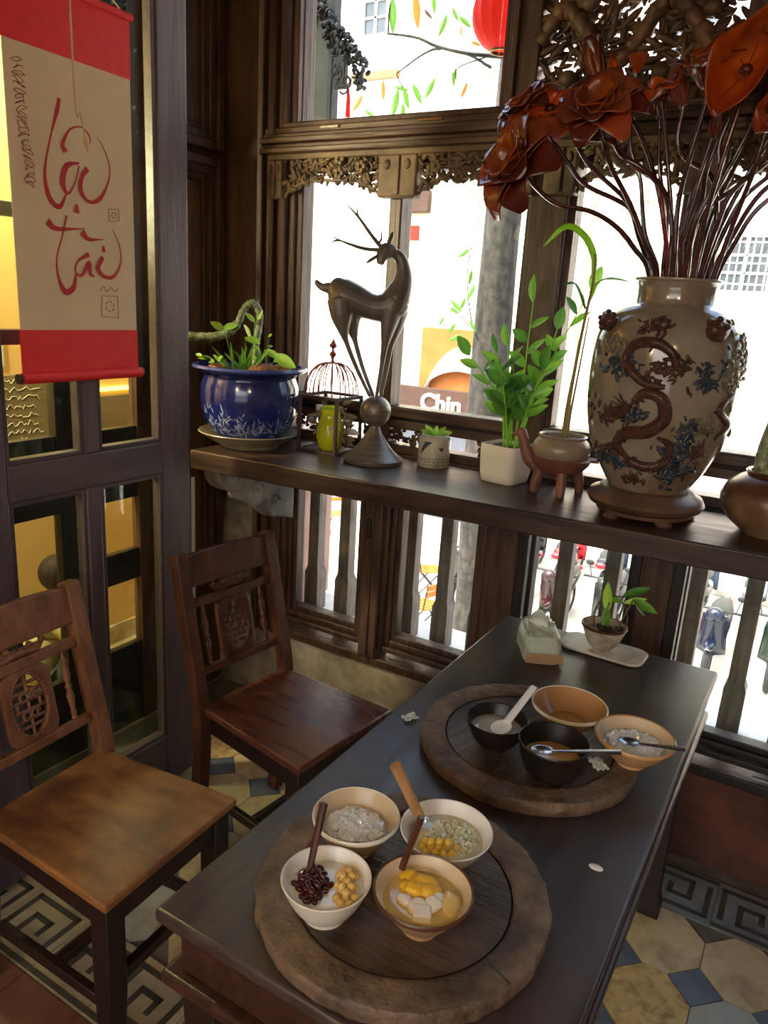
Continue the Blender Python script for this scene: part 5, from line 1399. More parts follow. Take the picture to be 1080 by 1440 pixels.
MB().lathe([(0,0),(.032,0),(.039,.01),(.049,.045),(.048,.07),(.037,.105),(.032,.118),(.034,.138),(.039,.146),(.036,.147),(.030,.137),(.029,.118),(.034,.104),(.045,.07),(.046,.046),(.036,.012),(0,.006)], 36, cap=False).build('jar', M_['yellow_glass'], yj, angle=50)
MB().lathe([(.034,.140),(.0395,.1455),(.036,.1478)], 36, cap=False).build('lip', M_['leaf_lime'], yj)
mat('dry_leaf', '#5f5040', 0.8, '#85725a', 14, translucent=('#a08a60', .25))
mat('petal_pale', '#b7a896', 0.7, '#cfc2b2', 14, translucent=('#f0e0d0', .4))
tw_ = thing('dried_twigs', 'spray of dried twigs and pale leaves woven through the cage lantern', 'dried flowers', (-1.472, 2.135, ZSH+.011))
LDY = leaf_mesh('leaf', M_['dry_leaf'], .55, .25); LPP = leaf_mesh('leaf', M_['petal_pale'], .8, .2)
rn = random.Random(9)
for k in range(20):
    a = rn.uniform(0,6.28); q = rn.uniform(.054,.066); x0, y0 = q*math.cos(a), q*math.sin(a)
    x0 = max(-.062,min(.062,x0)); y0 = max(-.062,min(.062,y0)); h = rn.uniform(.05,.15)
    pts = curve_pts([(x0*.95,y0*.95,0),(x0*1.0,y0,h*.5),(x0+rn.uniform(-.008,.008),y0+rn.uniform(-.008,.008),h)], 8)
    MB().tube(pts, .0012, 5).build('twig', M_['stem_brown'], tw_)
    for j in range(3):
        d = Vector((rn.uniform(-1,1),rn.uniform(-1,1),rn.uniform(-.3,.8)))
        p = pts[rn.randint(3,8)]; leaf(tw_, rn.choice((LDY,LDY,LPP)), (p.x*.9,p.y*.9,p.z), d, rn.uniform(.028,.046))
m = MB()
for k in range(26):
    a = rn.uniform(0,6.28); m.ell((.055*math.cos(a), .055*math.sin(a), rn.uniform(.02,.14)), (.0035,)*3, 8, 5)
m.build('berries', M_['petal_pale'], tw_)

# ---- deer sculpture
mat('bronze_grey', '#5e5852', 0.42, '#7a736b', 8, metal=.35, bump=.12, bscale=14)
mat('bronze_turned', '#625a50', 0.36, '#857b6e', 6, (1,1,14), metal=.4, bump=.2)
dx, dy = -1.26, 2.082
de = thing('deer_sculpture', 'slender dark bronze deer sculpture standing on a ball and flared base', 'sculpture', (dx, dy, ZSH), facing(dx, dy))
MB().lathe([(0,0),(.094,0),(.098,.004),(.098,.014),(.092,.018),(.070,.034),(.048,.060),(.028,.090),(.018,.112),(.016,.120),(0,.122)], 48).build('flared_base', M_['bronze_turned'], de, angle=50)
MB().ell((0,0,.166), (.050,.050,.050), 32, 20).build('ball', M_['bronze_turned'], de)
m = MB()
def limb(ctrl, rad_, n=20, flat=1.0): m.tube(curve_pts(ctrl, n), interp(rad_, n), 12, flat=flat)
limb([(-.152,0,.532),(-.118,0,.520),(-.06,0,.497),(-.01,0,.486),(.035,0,.500),(.052,0,.520)], [.030,.050,.048,.040,.043,.050,.042])
m.ell((-.135,0,.525), (.034,.036,.046), 16, 12); m.ell((.045,0,.505), (.038,.034,.055), 16, 12)
limb([(.045,0,.52),(.060,0,.565),(.061,0,.605),(.048,0,.638),(.024,-.004,.654)], [.046,.032,.023,.018,.016])
limb([(.030,-.002,.655),(.004,-.012,.654),(-.008,-.024,.635),(-.010,-.032,.615)], [.018,.026,.018,.011])
limb([(-.165,0,.538),(-.185,0,.538),(-.200,0,.548),(-.208,0,.558)], [.018,.012,.010,.006], 10)
for s, (x0, xh, xf) in ((-1, (-.128, -.103, -.020)), (1, (-.100, -.076, -.010))):
    limb([(x0,s*.012,.505),(x0+.006,s*.018,.455),(x0+.014,s*.018,.415),(xh,s*.016,.378),((xh+xf)/2-.006,s*.013,.300),(xf,s*.010,.212)], [.042,.034,.019,.0085,.0075,.0065], 26)
for s, (x0, xm, xf) in ((-1, (.030, .013, .000)), (1, (.052, .030, .014))):
    limb([(x0,s*.012,.485),(x0-.006,s*.016,.43),(xm+.004,s*.015,.375),(xm-.002,s*.012,.31),(xf,s*.009,.212)], [.036,.024,.0125,.008,.0065], 24)
m.build('deer_body', M_['bronze_grey'], de, remesh=.0032)
m = MB()
def horn(ctrl, r0): m.tube(curve_pts(ctrl, 14), interp([r0, r0*.8, r0*.25], 14), 8)
horn([(-.014,-.010,.668),(-.04,-.008,.695),(-.082,-.004,.744),(-.120,0,.780)], .0066)
horn([(-.078,-.004,.739),(-.088,-.004,.755),(-.088,-.004,.780)], .0042)
horn([(-.020,-.008,.676),(-.012,-.008,.69),(-.014,-.008,.716)], .0042)
horn([(-.020,-.016,.656),(-.06,-.020,.657),(-.11,-.024,.668),(-.158,-.028,.684)], .0062)
horn([(-.135,-.026,.676),(-.150,-.026,.674),(-.160,-.026,.670)], .004)
m.build('antlers', M_['bronze_grey'], de)
m = MB()
for (c, d) in (((.014,.004,.688),(.3,.2,1)),((-.034,-.026,.630),(-.75,-.3,-.55))):
    m.ell(c, (.012,.005,.027), 12, 8, R=frame_to(d))
m.build('ears', M_['bronze_grey'], de)

# ---- little blue and white jar with seedling
mat('jar_white', '#a9a08a', 0.35, '#bdb49e', 8, c3='#8c846e', s3=14)
mat('jar_blue', '#27313f', 0.4, '#36424f', 20)
jr = thing('small_jar', 'small crackled jar with dark brush marks and a pale seedling', 'planter', (-1.087, 2.178, ZSH), facing(-1.087, 2.178))
MB().lathe([(0,0),(.049,0),(.052,.004),(.052,.086),(.049,.094),(.042,.099),(.043,.103),(.040,.104),(.038,.098),(.045,.088),(.046,.06),(0,.06)], 40, cap=False).build('jar', M_['jar_white'], jr, angle=50)
m = MB(); rn = random.Random(3)
def jpatch(th, z0, L, a, wd):
    def fn(u, v):
        s = (v-.5)*L; x = (u-.5)*2*wd*math.sin(PI*(.05+.9*v)); dt = (s*math.sin(a)+x*math.cos(a))/.052; z = min(max(z0+s*math.cos(a)-x*math.sin(a), .005), .085)
        return (.0525*math.cos(1.5*PI+th+dt), .0525*math.sin(1.5*PI+th+dt), z)
    m.grid(fn, 2, 6)
for k in range(6): jpatch(-.75+.08*k, .058+.006*k, .032, .6+.22*k, .004)
for k in range(4): jpatch(.38+.05*k, .062, .016, -.8+.5*k, .0025)
for k in range(9): jpatch(-1.1+.28*k, .022, .012, 1.5 if k % 2 else .2, .0012)
for k in range(12): jpatch(-1.3+.24*k, .030, .013, PI/2, .0010); jpatch(-1.3+.24*k, .010, .013, PI/2, .0010)
tag(m.build('brush_marks', M_['jar_blue'], jr), kind='stuff')
MB().lathe([(0,.093),(.040,.093),(.040,.09)], 24, cap=False).build('soil', M_['soil'], jr)
for (d, l) in (((-.9,-.2,.35),.055),((.9,-.2,.3),.06),((.3,-.7,.4),.045),((-.4,-.6,.5),.045),((.6,.4,.5),.05),((-.6,.3,.6),.05),((.1,-.1,1),.04)):
    leaf(jr, LL, (0,0,.095), d, l, w=1.4)

# ---- square white planter with zz plant
mat('planter_white', '#cfc4b2', 0.5, '#dad0c0', 5)
sq = thing('square_planter', 'cream square rounded planter with an upright glossy leafed plant', 'planter', (-.822, 2.14, ZSH), math.radians(-9))
def sqr(r, z): return [(x*r/.0625, y*r/.0625, z) for x, y in rrect(.125,.125,.022)]
rings = [(.052,.0),(.056,.004),(.061,.03),(.0635,.08),(.0635,.112),(.0605,.116),(.0575,.114),(.056,.104)]
vs = []; fs = []; n = len(rrect(.125,.125,.022))
for (r, z) in rings: vs += sqr(r, z)
for i in range(len(rings)-1):
    for k in range(n): fs.append((i*n+k, i*n+(k+1)%n, (i+1)*n+(k+1)%n, (i+1)*n+k))
fs.append(tuple(range(n-1,-1,-1)))
MB().add(vs, fs).build('pot', M_['planter_white'], sq, angle=50)
m = MB(); m.grid(lambda u, v: ((u-.5)*.108, (v-.5)*.108, .106+.005*noise.noise((u*8,v*8,0))), 12, 12); m.build('soil', M_['soil'], sq)
cs, sn = math.cos(-(math.radians(-9)-facing(-.822,2.14))), math.sin(-(math.radians(-9)-facing(-.822,2.14)))
def qz(u, d, z): return Vector((u*cs-d*sn, u*sn+d*cs, z))
ZL = leaf_mesh('leaf', M_['leaf_green'], .62, .16); ZD = leaf_mesh('leaf', M_['leaf_dark'], .62, .16)
stems = [((.02,0),(.025,.02,.25),(.03,.02,.53),9),((.03,.01),(.075,.03,.30),(.185,.0,.575),8),((-.01,0),(-.035,-.01,.24),(-.135,-.05,.372),8),((0,-.01),(-.02,-.03,.24),(-.055,-.06,.385),8),((.02,-.01),(.045,-.02,.22),(.075,-.05,.345),7),((0,.01),(0,.02,.2),(-.005,-.04,.33),8),((.03,0),(.06,0,.25),(.105,-.02,.46),7),((.01,.02),(.0,.03,.22),(-.03,.03,.40),7)]
rn = random.Random(14)
for k, (b, mid, tpv, n) in enumerate(stems):
    pts = curve_pts([qz(b[0],b[1],.104), qz(*mid), qz(*tpv)], 16)
    MB().tube(pts, interp([.0042,.003,.0014], 16), 7).build('stem', M_['leaf_lime'], sq)
    for j in range(n):
        i = int(6+10*j/(n-1)); p = pts[i]; tdir = (pts[min(16,i+1)]-pts[i-1]).normalized(); s = 1 if j % 2 else -1
        side = qz(s, rn.uniform(-.5,.2), 0).normalized()
        d = tdir*.7+side*.8+Vector((0,0,rn.uniform(-.25,.15)))
        if j == n-1: d = tdir
        leaf(sq, rn.choice((ZL,ZL,ZD)), p, d, rn.uniform(.058,.08), w=1.0)

# ---- bird shaped clay pot with tall seedling
mat('clay_brown', '#6a4030', 0.5, '#855443', 8, bump=.15)
mat('clay_glazed', '#8a7a66', 0.3, '#a8957e', 6, c3='#7b5a40', s3=8)
bd_ = thing('bird_pot', 'bird shaped brown clay pot on three legs with a tall strap-leaved seedling', 'planter', (-.65, 2.12, ZSH), facing(-.65, 2.12))
MB().lathe([(0,.050),(.035,.052),(.065,.066),(.084,.088),(.090,.104),(.084,.108),(.06,.100),(0,.09)], 40).build('body', M_['clay_brown'], bd_, angle=50)
MB().lathe([(0,.098),(.070,.100),(.082,.118),(.084,.132),(.076,.150),(.066,.160),(.070,.168),(.066,.171),(.060,.166),(.062,.156),(0,.156)], 40).build('glazed_bowl', M_['clay_glazed'], bd_, angle=50)
for a in (math.radians(200), math.radians(280), math.radians(20)):
    MB().tube([(.055*math.cos(a),.055*math.sin(a),.066),(.066*math.cos(a),.066*math.sin(a),.03),(.070*math.cos(a),.070*math.sin(a),0)], [.017,.014,.012], 10).build('leg', M_['clay_brown'], bd_)
m = MB(); m.tube(curve_pts([(-.055,-.01,.075),(-.085,-.012,.095),(-.103,-.014,.130),(-.112,-.015,.158),(-.120,-.016,.168)], 16), interp([.026,.022,.016,.015,.014], 16), 12); m.ell((-.118,-.016,.168), (.017,.014,.014), 14, 10)
m.tube([(-.128,-.016,.164),(-.146,-.018,.160)], [.008,.003], 8); m.build('bird_neck', M_['clay_brown'], bd_, remesh=.0025)
m = MB(); m.prism([(.07,-.03),(.125,-.012),(.125,.012),(.07,.03)], .098, .108); m.build('bird_tail', M_['clay_brown'], bd_, bevel=.004)
MB().lathe([(0,.164),(.058,.162),(.058,.155)], 30, cap=False).build('soil', M_['soil'], bd_)
mat('cane_stem', '#7a6a3a', 0.5, '#97874c', 10, ZS)
for P, r in (([(.004,0,.16),(.008,0,.315),(.018,0,.472),(.030,0,.60),(.024,0,.665)], .0055), ([(.012,.01,.16),(.014,.01,.24),(.022,.01,.36),(.03,.005,.5)], .004), ([(-.002,.0,.16),(.0,.0,.26),(.012,0,.42)], .003)):
    MB().tube(curve_pts(P, 24), interp([r, r*.8, r*.5], 24), 8).build('cane', M_['cane_stem'], bd_)
def strap(parent, ctrl, wmax, m, nrm=(0,-1,0)):
    P = curve_pts(ctrl, 20); mb = MB(); vs = []; fs = []
    for i in range(21):
        t_ = (P[min(20,i+1)]-P[max(0,i-1)]).normalized(); sd2 = t_.cross(Vector(nrm)).normalized(); w_ = wmax*math.sin(PI*(.12+.86*i/20))**.7
        up2 = sd2.cross(t_)
        vs += [P[i]-sd2*w_, P[i]+up2*w_*-.25, P[i]+sd2*w_]
    for i in range(20): fs += [(i*3,i*3+1,i*3+4,i*3+3),(i*3+1,i*3+2,i*3+5,i*3+4)]
    mb.add(vs, fs); mb.build('strap_leaf', m, parent, solid=.001)
strap(bd_, [(.028,0,.60),(.022,0,.66),(-.012,-.01,.711),(-.061,-.02,.728),(-.112,-.03,.675)], .010, M_['leaf_lime'], (.2,-1,.35))
strap(bd_, [(.024,0,.54),(.040,-.01,.588),(.07,-.03,.602),(.12,-.05,.596)], .010, M_['leaf_lime'], (0,-.5,1))
strap(bd_, [(.018,0,.52),(.0,-.01,.56),(-.02,-.02,.585),(-.05,-.03,.58)], .007, M_['leaf_green'], (0,-.6,1))

# ---- clay pot at the shelf end
mat('pot_brown_glaze', '#4a2f1e', 0.3, '#7a5232', 5, c3='#8f7a5e', s3=4)
rp = thing('round_clay_pot', 'squat brown glazed clay pot with a thick cut stem at the shelf end', 'planter', (-.078, 2.085, ZSH), facing(-.078, 2.085))
MB().lathe([(0,0),(.07,0),(.075,.006),(.105,.03),(.128,.065),(.132,.092),(.118,.122),(.092,.142),(.078,.149),(.082,.156),(.078,.160),(.070,.157),(.070,.146),(0,.146)], 48).build('pot', M_['pot_brown_glaze'], rp, angle=50)
MB().lathe([(0,.152),(.070,.150),(.07,.146)], 30, cap=False).build('soil', M_['soil'], rp)
MB().tube(curve_pts([(-.045,0,.145),(-.045,0,.22),(-.02,0,.36),(.0,0,.5)], 16), interp([.020,.018,.016], 16), 12).build('stem', M_['cactus_skin'], rp)
for (d, l) in (((1,-.2,.6),.14),((.8,-.4,1),.16),((1,.1,.2),.12)): leaf(rp, LD, (.0,0,.5), d, l)
# ================================================================== dragon vase and its wooden lotuses
mat('vase_glaze', '#7f7566', 0.13, '#9c9180', 4, spec=.55, c3='#70543f', s3=5.0, coat=.5, bump=.05)
mat('vase_dragon', '#3f2018', 0.25, '#5e3426', 60, bump=.9, bscale=150, spec=.5, coat=.3)
mat('vase_blue', '#1d2430', 0.25, '#333c48', 30, bump=.5, bscale=60, coat=.3)
mat('vase_leaf', '#5a5238', 0.3, '#6f6647', 30, bump=.5, bscale=60)
mat('stand_wood', '#4a3428', 0.4, '#6a4e3c', 6, bump=.2)
VX, VY = -.385, 2.045
VF = facing(VX, VY)
vs_ = thing('vase_stand', 'round carved wooden stand under the dragon vase', 'stand', (VX, VY, ZSH), VF)
MB().lathe([(0,.022),(.118,.022),(.142,.030),(.150,.044),(.142,.060),(.122,.068),(.118,.074),(.108,.076),(0,.076)], 56).build('ring', M_['stand_wood'], vs_, angle=50)
MB().lathe([(0,.012),(.122,.012),(.124,.022),(0,.024)], 56).build('apron', M_['stand_wood'], vs_, angle=50)
for k in range(5):
    a = k*2*PI/5-PI/2+.5
    MB().lathe([(0,0),(.020,0),(.022,.005),(.014,.014),(0,.014)], 14, Matrix.Translation((.112*math.cos(a), .112*math.sin(a), 0))).build('foot', M_['stand_wood'], vs_)
va = thing('dragon_vase', 'large cream glazed vase with raised brown dragons and dark clouds', 'vase', (VX, VY, ZSH+.0765), VF)
Z0 = .0765
prof = [(0,0),(.098,0),(.102,.006),(.112,.022),(.136,.062),(.160,.112),(.175,.170),(.182,.230),(.184,.290),(.181,.350),(.172,.398),(.152,.430),(.124,.452),(.102,.463),(.095,.472),(.094,.500),(.098,.516),(.103,.520),(.103,.526),(.096,.526),(.088,.515),(.086,.46),(.10,.40),(.10,.3),(0,.3)]
pf = curve_pts([(r,0,z) for r, z in prof[1:20]], 90)
MB().lathe([(0,0)]+[(p.x,p.z) for p in pf]+[(.088,.515),(.086,.47),(.09,.40),(0,.40)], 72, cap=False).build('body', M_['vase_glaze'], va, angle=60)
def vr(z):
    for (a, b) in zip(pf, pf[1:]):
        if min(a.z,b.z) <= z <= max(a.z,b.z) and abs(b.z-a.z) > 1e-9: return lerp(a.x, b.x, (z-a.z)/(b.z-a.z))
    return .1
def VP(zx, zy, out=0.0):
    """point on the vase wall from the drawing of its front (x about the axis, y down from the rim)"""
    th = 1.5*PI+math.asin(max(-.99, min(.99, (zx-465)/430.0))); z = .52-(zy-70)*(.51/1110); z = max(.01, min(.51, z)); r = vr(z)+out
    return Vector((r*math.cos(th), r*math.sin(th), z))
def coil(pts, rads, m, name, seg=10, n=60):
    P = curve_pts([VP(x, y, .002) for x, y in pts], n); MBc = MB(); MBc.tube(P, interp(rads, n), seg); return MBc.build(name, m, va)
coil([(330,1010),(250,930),(300,860),(420,835),(500,760),(470,660),(380,640),(330,690)], [.006,.012,.016,.017,.017,.015,.013,.010], M_['vase_dragon'], 'dragon_body')
coil([(330,1010),(430,1030),(540,1000),(560,900),(480,860)], [.013,.014,.012,.010,.004], M_['vase_dragon'], 'dragon_body')
coil([(480,600),(380,590),(300,540),(250,470),(290,400),(400,385),(490,430),(530,500),(600,500)], [.006,.010,.012,.013,.013,.013,.011,.009,.004], M_['vase_dragon'], 'dragon_body')
coil([(360,300),(420,330),(400,370)], [.006,.010,.006], M_['vase_dragon'], 'dragon_body')
coil([(830,620),(780,700),(840,780),(800,860)], [.006,.010,.010,.005], M_['vase_dragon'], 'dragon_body')
rn = random.Random(44)
def cluster(x, y, sx, sy, n, s, m, name):
    mb = MB()
    for k in range(n):
        p = VP(x+rn.gauss(0,sx), y+rn.gauss(0,sy), .001); nrm = Vector((p.x,p.y,0)).normalized()
        q = s*rn.uniform(.6,1.4); R = frame_to(nrm) @ Matrix.Rotation(rn.uniform(0,6.28),3,'Z')
        mb.ell(p, (q*1.6, q*.6, q*.55), 8, 5, R=R)
    return tag(mb.build(name, m, va), kind='stuff')
cluster(330,735,40,35,26,.007,M_['vase_blue'],'dragon_head')
for (x,y,sx,sy,n,m) in ((190,760,55,30,26,'vase_dragon'),(230,510,60,25,26,'vase_blue'),(470,520,60,30,24,'vase_dragon'),(690,560,35,40,24,'vase_blue'),(640,820,30,35,20,'vase_blue'),(720,810,45,22,20,'vase_leaf'),(180,1010,60,18,26,'vase_blue'),(170,960,40,16,12,'vase_dragon'),(600,960,50,50,32,'vase_blue'),(640,1060,50,30,20,'vase_blue'),(870,420,20,70,22,'vase_leaf'),(820,560,30,60,18,'vase_leaf'),(740,940,20,40,12,'vase_dragon'),(360,310,60,22,14,'vase_dragon'),(170,420,40,30,14,'vase_leaf'),(330,1110,40,12,10,'vase_dragon')):
    cluster(x,y,sx*1.1,sy*1.1,int(n*2.2),.0068,M_[m],'cloud_relief')
mb = MB()
for (x, y) in ((330,1000),(560,470),(300,860),(480,640)):
    for k in range(4):
        a = rn.uniform(0,6.28); mb.tube([VP(x,y,.004), VP(x+30*math.cos(a),y+30*math.sin(a),.007), VP(x+55*math.cos(a+.3),y+55*math.sin(a+.3),.003)], [.004,.003,.001], 6)
for k in range(7):
    a = PI+.25*(k-3); mb.tube([VP(320,730,.006), VP(320+70*math.cos(a),730+70*math.sin(a),.008), VP(320+130*math.cos(a+.15),730+120*math.sin(a),.003)], [.003,.0025,.001], 6)
tag(mb.build('claws_and_whiskers', M_['vase_dragon'], va), kind='stuff')
for (x, y, sc_) in ((105,295,1.0),(705,305,1.1),(465,300,.0)):
    if sc_ == 0: continue
    p = VP(x, y, .010); nrm = Vector((p.x,p.y,.0)).normalized(); R = frame_to(nrm); mb = MB()
    mb.ell((0,0,.004), (.026*sc_,.024*sc_,.020*sc_), 16, 10, M=place(p, R))
    for (a, b, c_, q) in ((-.010,.008,.020,.007),(.010,.008,.020,.007),(0,-.004,.022,.008),(0,-.014,.018,.009),(-.02,.016,.004,.008),(.02,.016,.004,.008),(0,.022,.006,.008)): mb.ell((a*sc_,b*sc_,c_*sc_), (q*sc_,)*3, 10, 6, M=place(p, R))
    mb.build('lion_head', M_['vase_dragon'], va)

# ---- lacquered wooden lotuses
mat('lacquer_red', '#6e3220', 0.24, '#a05632', 9, (1,1,1), spec=.6, coat=.3, translucent=('#ff7a18', .24))
mat('lacquer_dark', '#4a1c14', 0.24, '#6c2c1e', 8, spec=.6, coat=.3, translucent=('#d05018', .12))
mat('lacquer_amber', '#9a4816', 0.26, '#c86c1e', 14, spec=.6, coat=.4, translucent=('#ff8a14', .45), c3='#6a2c12', s3=18)
mat('stem_lacquer', '#341416', 0.22, '#4e1e20', 8, spec=.7, coat=.5)
mat('stem_red', '#6a1618', 0.22, '#82201e', 8, spec=.7, coat=.5)
def petal(mb, F, ang, phi, L, Wd, r0, curl=.5, cup=.55):
    """one cupped petal: ang around the axis, phi opening from the axis"""
    ca, sa = math.cos(ang), math.sin(ang)
    def fn(u, v):
        t_ = (u-.5)*2; w_ = Wd*math.sin(PI*(.06+.905*v**1.25))**.62*t_
        ph = phi*(.62+.42*v*curl+.34*v**4); x = r0; z = 0.0
        x += L*v*math.sin(ph); z += L*v*math.cos(ph)
        lift = cup*abs(t_)**2*Wd*math.sin(PI*min(1,.1+.85*v))
        x -= lift*math.cos(ph)*.9; z += lift*math.sin(ph)*.6
        return (x*ca-w_*sa, x*sa+w_*ca, z)
    mb.grid(fn, 6, 9, M=F)
def seed_pod(parent, F, s, m):
    mb = MB(); mb.lathe([(0,0),(.10*s,.0),(.22*s,.25*s),(.40*s,.58*s),(.42*s,.64*s),(.36*s,.66*s),(0,.62*s)], 20, F); mb.build('seed_pod', m, parent, angle=50)
    mb = MB()
    for k in range(7):
        a = k*PI/3; q = .22*s if k < 6 else 0; mb.ell((q*math.cos(a), q*math.sin(a), .655*s), (.05*s,.05*s,.04*s), 8, 5, M=F)
    mb.build('pod_seeds', m, parent)
def lotus(lab, ctrl, d, size, layers, stem='stem_lacquer', pod=True, m='lacquer_red', r=.0062, head=None, up=(0,0,1)):
    t = thing('wooden_lotus', lab, 'flower', (VX, VY, ZSH), VF, 'lacquered wooden lotuses in the dragon vase')
    P = [Vector(c_) for c_ in ctrl]
    b0 = P[0]; low = Vector((b0.x*.55, b0.y*.6, .40))
    pts = curve_pts([low]+P, 36); MB().tube(pts, interp([r,r,r*.92,r*.85], 36), 9).build('stem', M_[stem], t)
    F = place(P[-1], frame_to(Vector(d), up))
    if layers:
        for li, (n, phi, L, Wd, off) in enumerate(layers):
            for k in range(n):
                mb = MB(); petal(mb, F, off+2*PI*k/n+.06*math.sin(k*5+li), phi*(1+.06*math.sin(k*3.1+li)), L*size*(1+.07*math.sin(k*7.3+li)), Wd*size, .05*size)
                mb.build('petal', M_[m if (k+li) % 3 else ('lacquer_amber' if li == len(layers)-1 else 'lacquer_dark')], t, solid=.0022)
    if pod: seed_pod(t, F, size*.62, M_['lacquer_amber'])
    return t, F
FULL = [(8,1.2,1.0,.40,0),(7,.82,.92,.42,.4),(6,.42,.80,.38,.2)]
OPEN = [(7,1.35,1.0,.46,0),(6,.95,.95,.46,.5),(5,.48,.78,.40,.1)]
BUD = [(5,.35,1.0,.34,0),(4,.18,.95,.30,.5)]
POD = []
dz = .0765-.0765
lotus('large open wooden lotus drooping lowest on its bent stem at the bunch edge', [(-.070,-.02,.605),(-.115,-.05,.669),(-.164,-.07,.716),(-.224,-.09,.745),(-.300,-.11,.757),(-.352,-.12,.790),(-.385,-.13,.825)], (-.55,-.62,.35), .125, OPEN)
lotus('upper small wooden lotus beside the amber curled leaf', [(-.058,.02,.607),(-.096,.02,.678),(-.135,.02,.758),(-.174,.01,.784),(-.255,-.01,.817),(-.305,-.03,.87),(-.37,-.05,.945),(-.40,-.05,.962)], (-.45,-.4,.7), .085, FULL)
lotus('wide open wooden lotus facing the room in the middle of the bunch', [(-.052,-.03,.611),(-.089,-.05,.678),(-.136,-.07,.765),(-.189,-.09,.844),(-.213,-.10,.900),(-.228,-.11,.935)], (-.12,-.70,.65), .115, FULL)
t, F = lotus('bare wooden lotus seed pod standing tallest behind the open lotus', [(-.051,.03,.607),(-.098,.03,.712),(-.125,.02,.831),(-.150,.02,.883),(-.165,.01,.941),(-.166,.0,1.065)], (0,-.1,1), .095, POD, pod=True, r=.0055)
lotus('small dark wooden lotus tucked under the open lotus on a red stem', [(-.028,.0,.612),(-.059,-.01,.746),(-.083,-.02,.818),(-.143,-.03,.857),(-.197,-.05,.903),(-.225,-.06,.912)], (-.6,.5,.4), .07, BUD, stem='stem_red', pod=False, m='lacquer_dark')
lotus('slim wooden lotus bud pointing up from the open lotus', [(-.026,-.01,.619),(-.036,-.02,.727),(-.068,-.03,.805),(-.128,-.05,.851),(-.180,-.05,.883),(-.215,-.05,.96),(-.240,-.05,1.02)], (-.38,0,1), .115, [(3,.14,1.0,.22,0),(3,.08,.95,.2,.8)], pod=False)
lotus('cupped wooden lotus with amber inside, next to the big amber leaf', [(-.016,-.03,.619),(-.028,-.05,.766),(-.018,-.08,.87),(-.002,-.10,.975),(-.004,-.105,1.0)], (-.15,-.35,.9), .095, [(6,.75,1.0,.42,.3),(5,.35,.9,.36,0)])
lotus('wooden lotus half hidden behind the cupped lotus', [(.069,.02,.609),(.048,.02,.819),(-.026,.0,.876),(-.051,-.01,.915),(-.050,-.02,.985)], (-.4,-.1,.8), .075, BUD, pod=False)
lotus('tall wooden lotus at the top of the bunch with wide petals', [(.003,.02,.610),(.002,.02,.701),(.022,.0,.78),(.024,-.02,.86),(.055,-.03,.98),(.072,-.03,1.075)], (-.1,-.45,.85), .105, FULL)
lotus('high wooden lotus leaning away at the far side of the bunch', [(.030,.0,.604),(.032,-.01,.728),(.050,-.03,.80),(.100,-.05,.93),(.150,-.06,1.08)], (.35,-.3,.8), .11, FULL)
side = [('wooden lotus bud on the lowest stem arching to the shelf end', [(.083,.0,.607),(.109,-.02,.684),(.141,-.04,.757),(.20,-.06,.81),(.27,-.08,.85)], (.8,-.3,.5)),
        ('wooden lotus bud on the second stem arching to the shelf end', [(.070,-.02,.606),(.100,-.04,.697),(.141,-.07,.788),(.21,-.10,.85),(.26,-.12,.92)], (.7,-.4,.6)),
        ('wooden lotus bud on the third stem arching to the shelf end', [(.057,.02,.605),(.084,.02,.716),(.115,.01,.794),(.18,.0,.86),(.25,-.01,.95)], (.6,-.1,.8)),
        ('wooden lotus bud on the fourth stem arching to the shelf end', [(.044,-.03,.605),(.064,-.06,.722),(.084,-.08,.794),(.153,-.11,.864),(.22,-.13,.98)], (.5,-.4,.8)),
        ('wooden lotus bud on the fifth stem arching to the shelf end', [(.017,.03,.607),(.015,.03,.701),(.037,.03,.768),(.109,.02,.832),(.19,.01,.93),(.22,.0,1.02)], (.4,.1,.9)),
        ('wooden lotus bud on a stem passing behind the big amber leaf', [(.050,-.01,.605),(.071,-.03,.716),(.103,-.05,.813),(.150,-.07,.93),(.20,-.08,1.10)], (.3,-.2,1))]
for (lab, P, d) in side: lotus(lab, P, d, .08, BUD, pod=False, stem='stem_lacquer')
extra = [((.010,-.05,.607),(.017,-.08,.728),(.048,-.10,.819),(.040,-.11,.883),(.052,-.12,.94)), ((-.040,.03,.606),(-.05,.04,.74),(-.085,.04,.86),(-.10,.03,.97)), ((.035,.04,.605),(.05,.05,.75),(.09,.06,.88),(.13,.06,1.0)), ((.0,-.05,.606),(-.008,-.07,.70),(.004,-.09,.80),(.022,-.11,.90))]
ell_ = ['closed wooden lotus bud below the point of the big amber leaf', 'closed wooden lotus bud behind the tall seed pod', 'closed wooden lotus bud at the back of the bunch', 'closed wooden lotus bud behind the foot of the big amber leaf']
for lab, P in zip(ell_, extra):
    P = list(P); lotus(lab, P, Vector(P[-1])-Vector(P[-2]), .055, [(4,.22,1.0,.3,0),(3,.12,.9,.28,.5)], pod=False, m='lacquer_dark', r=.0056)
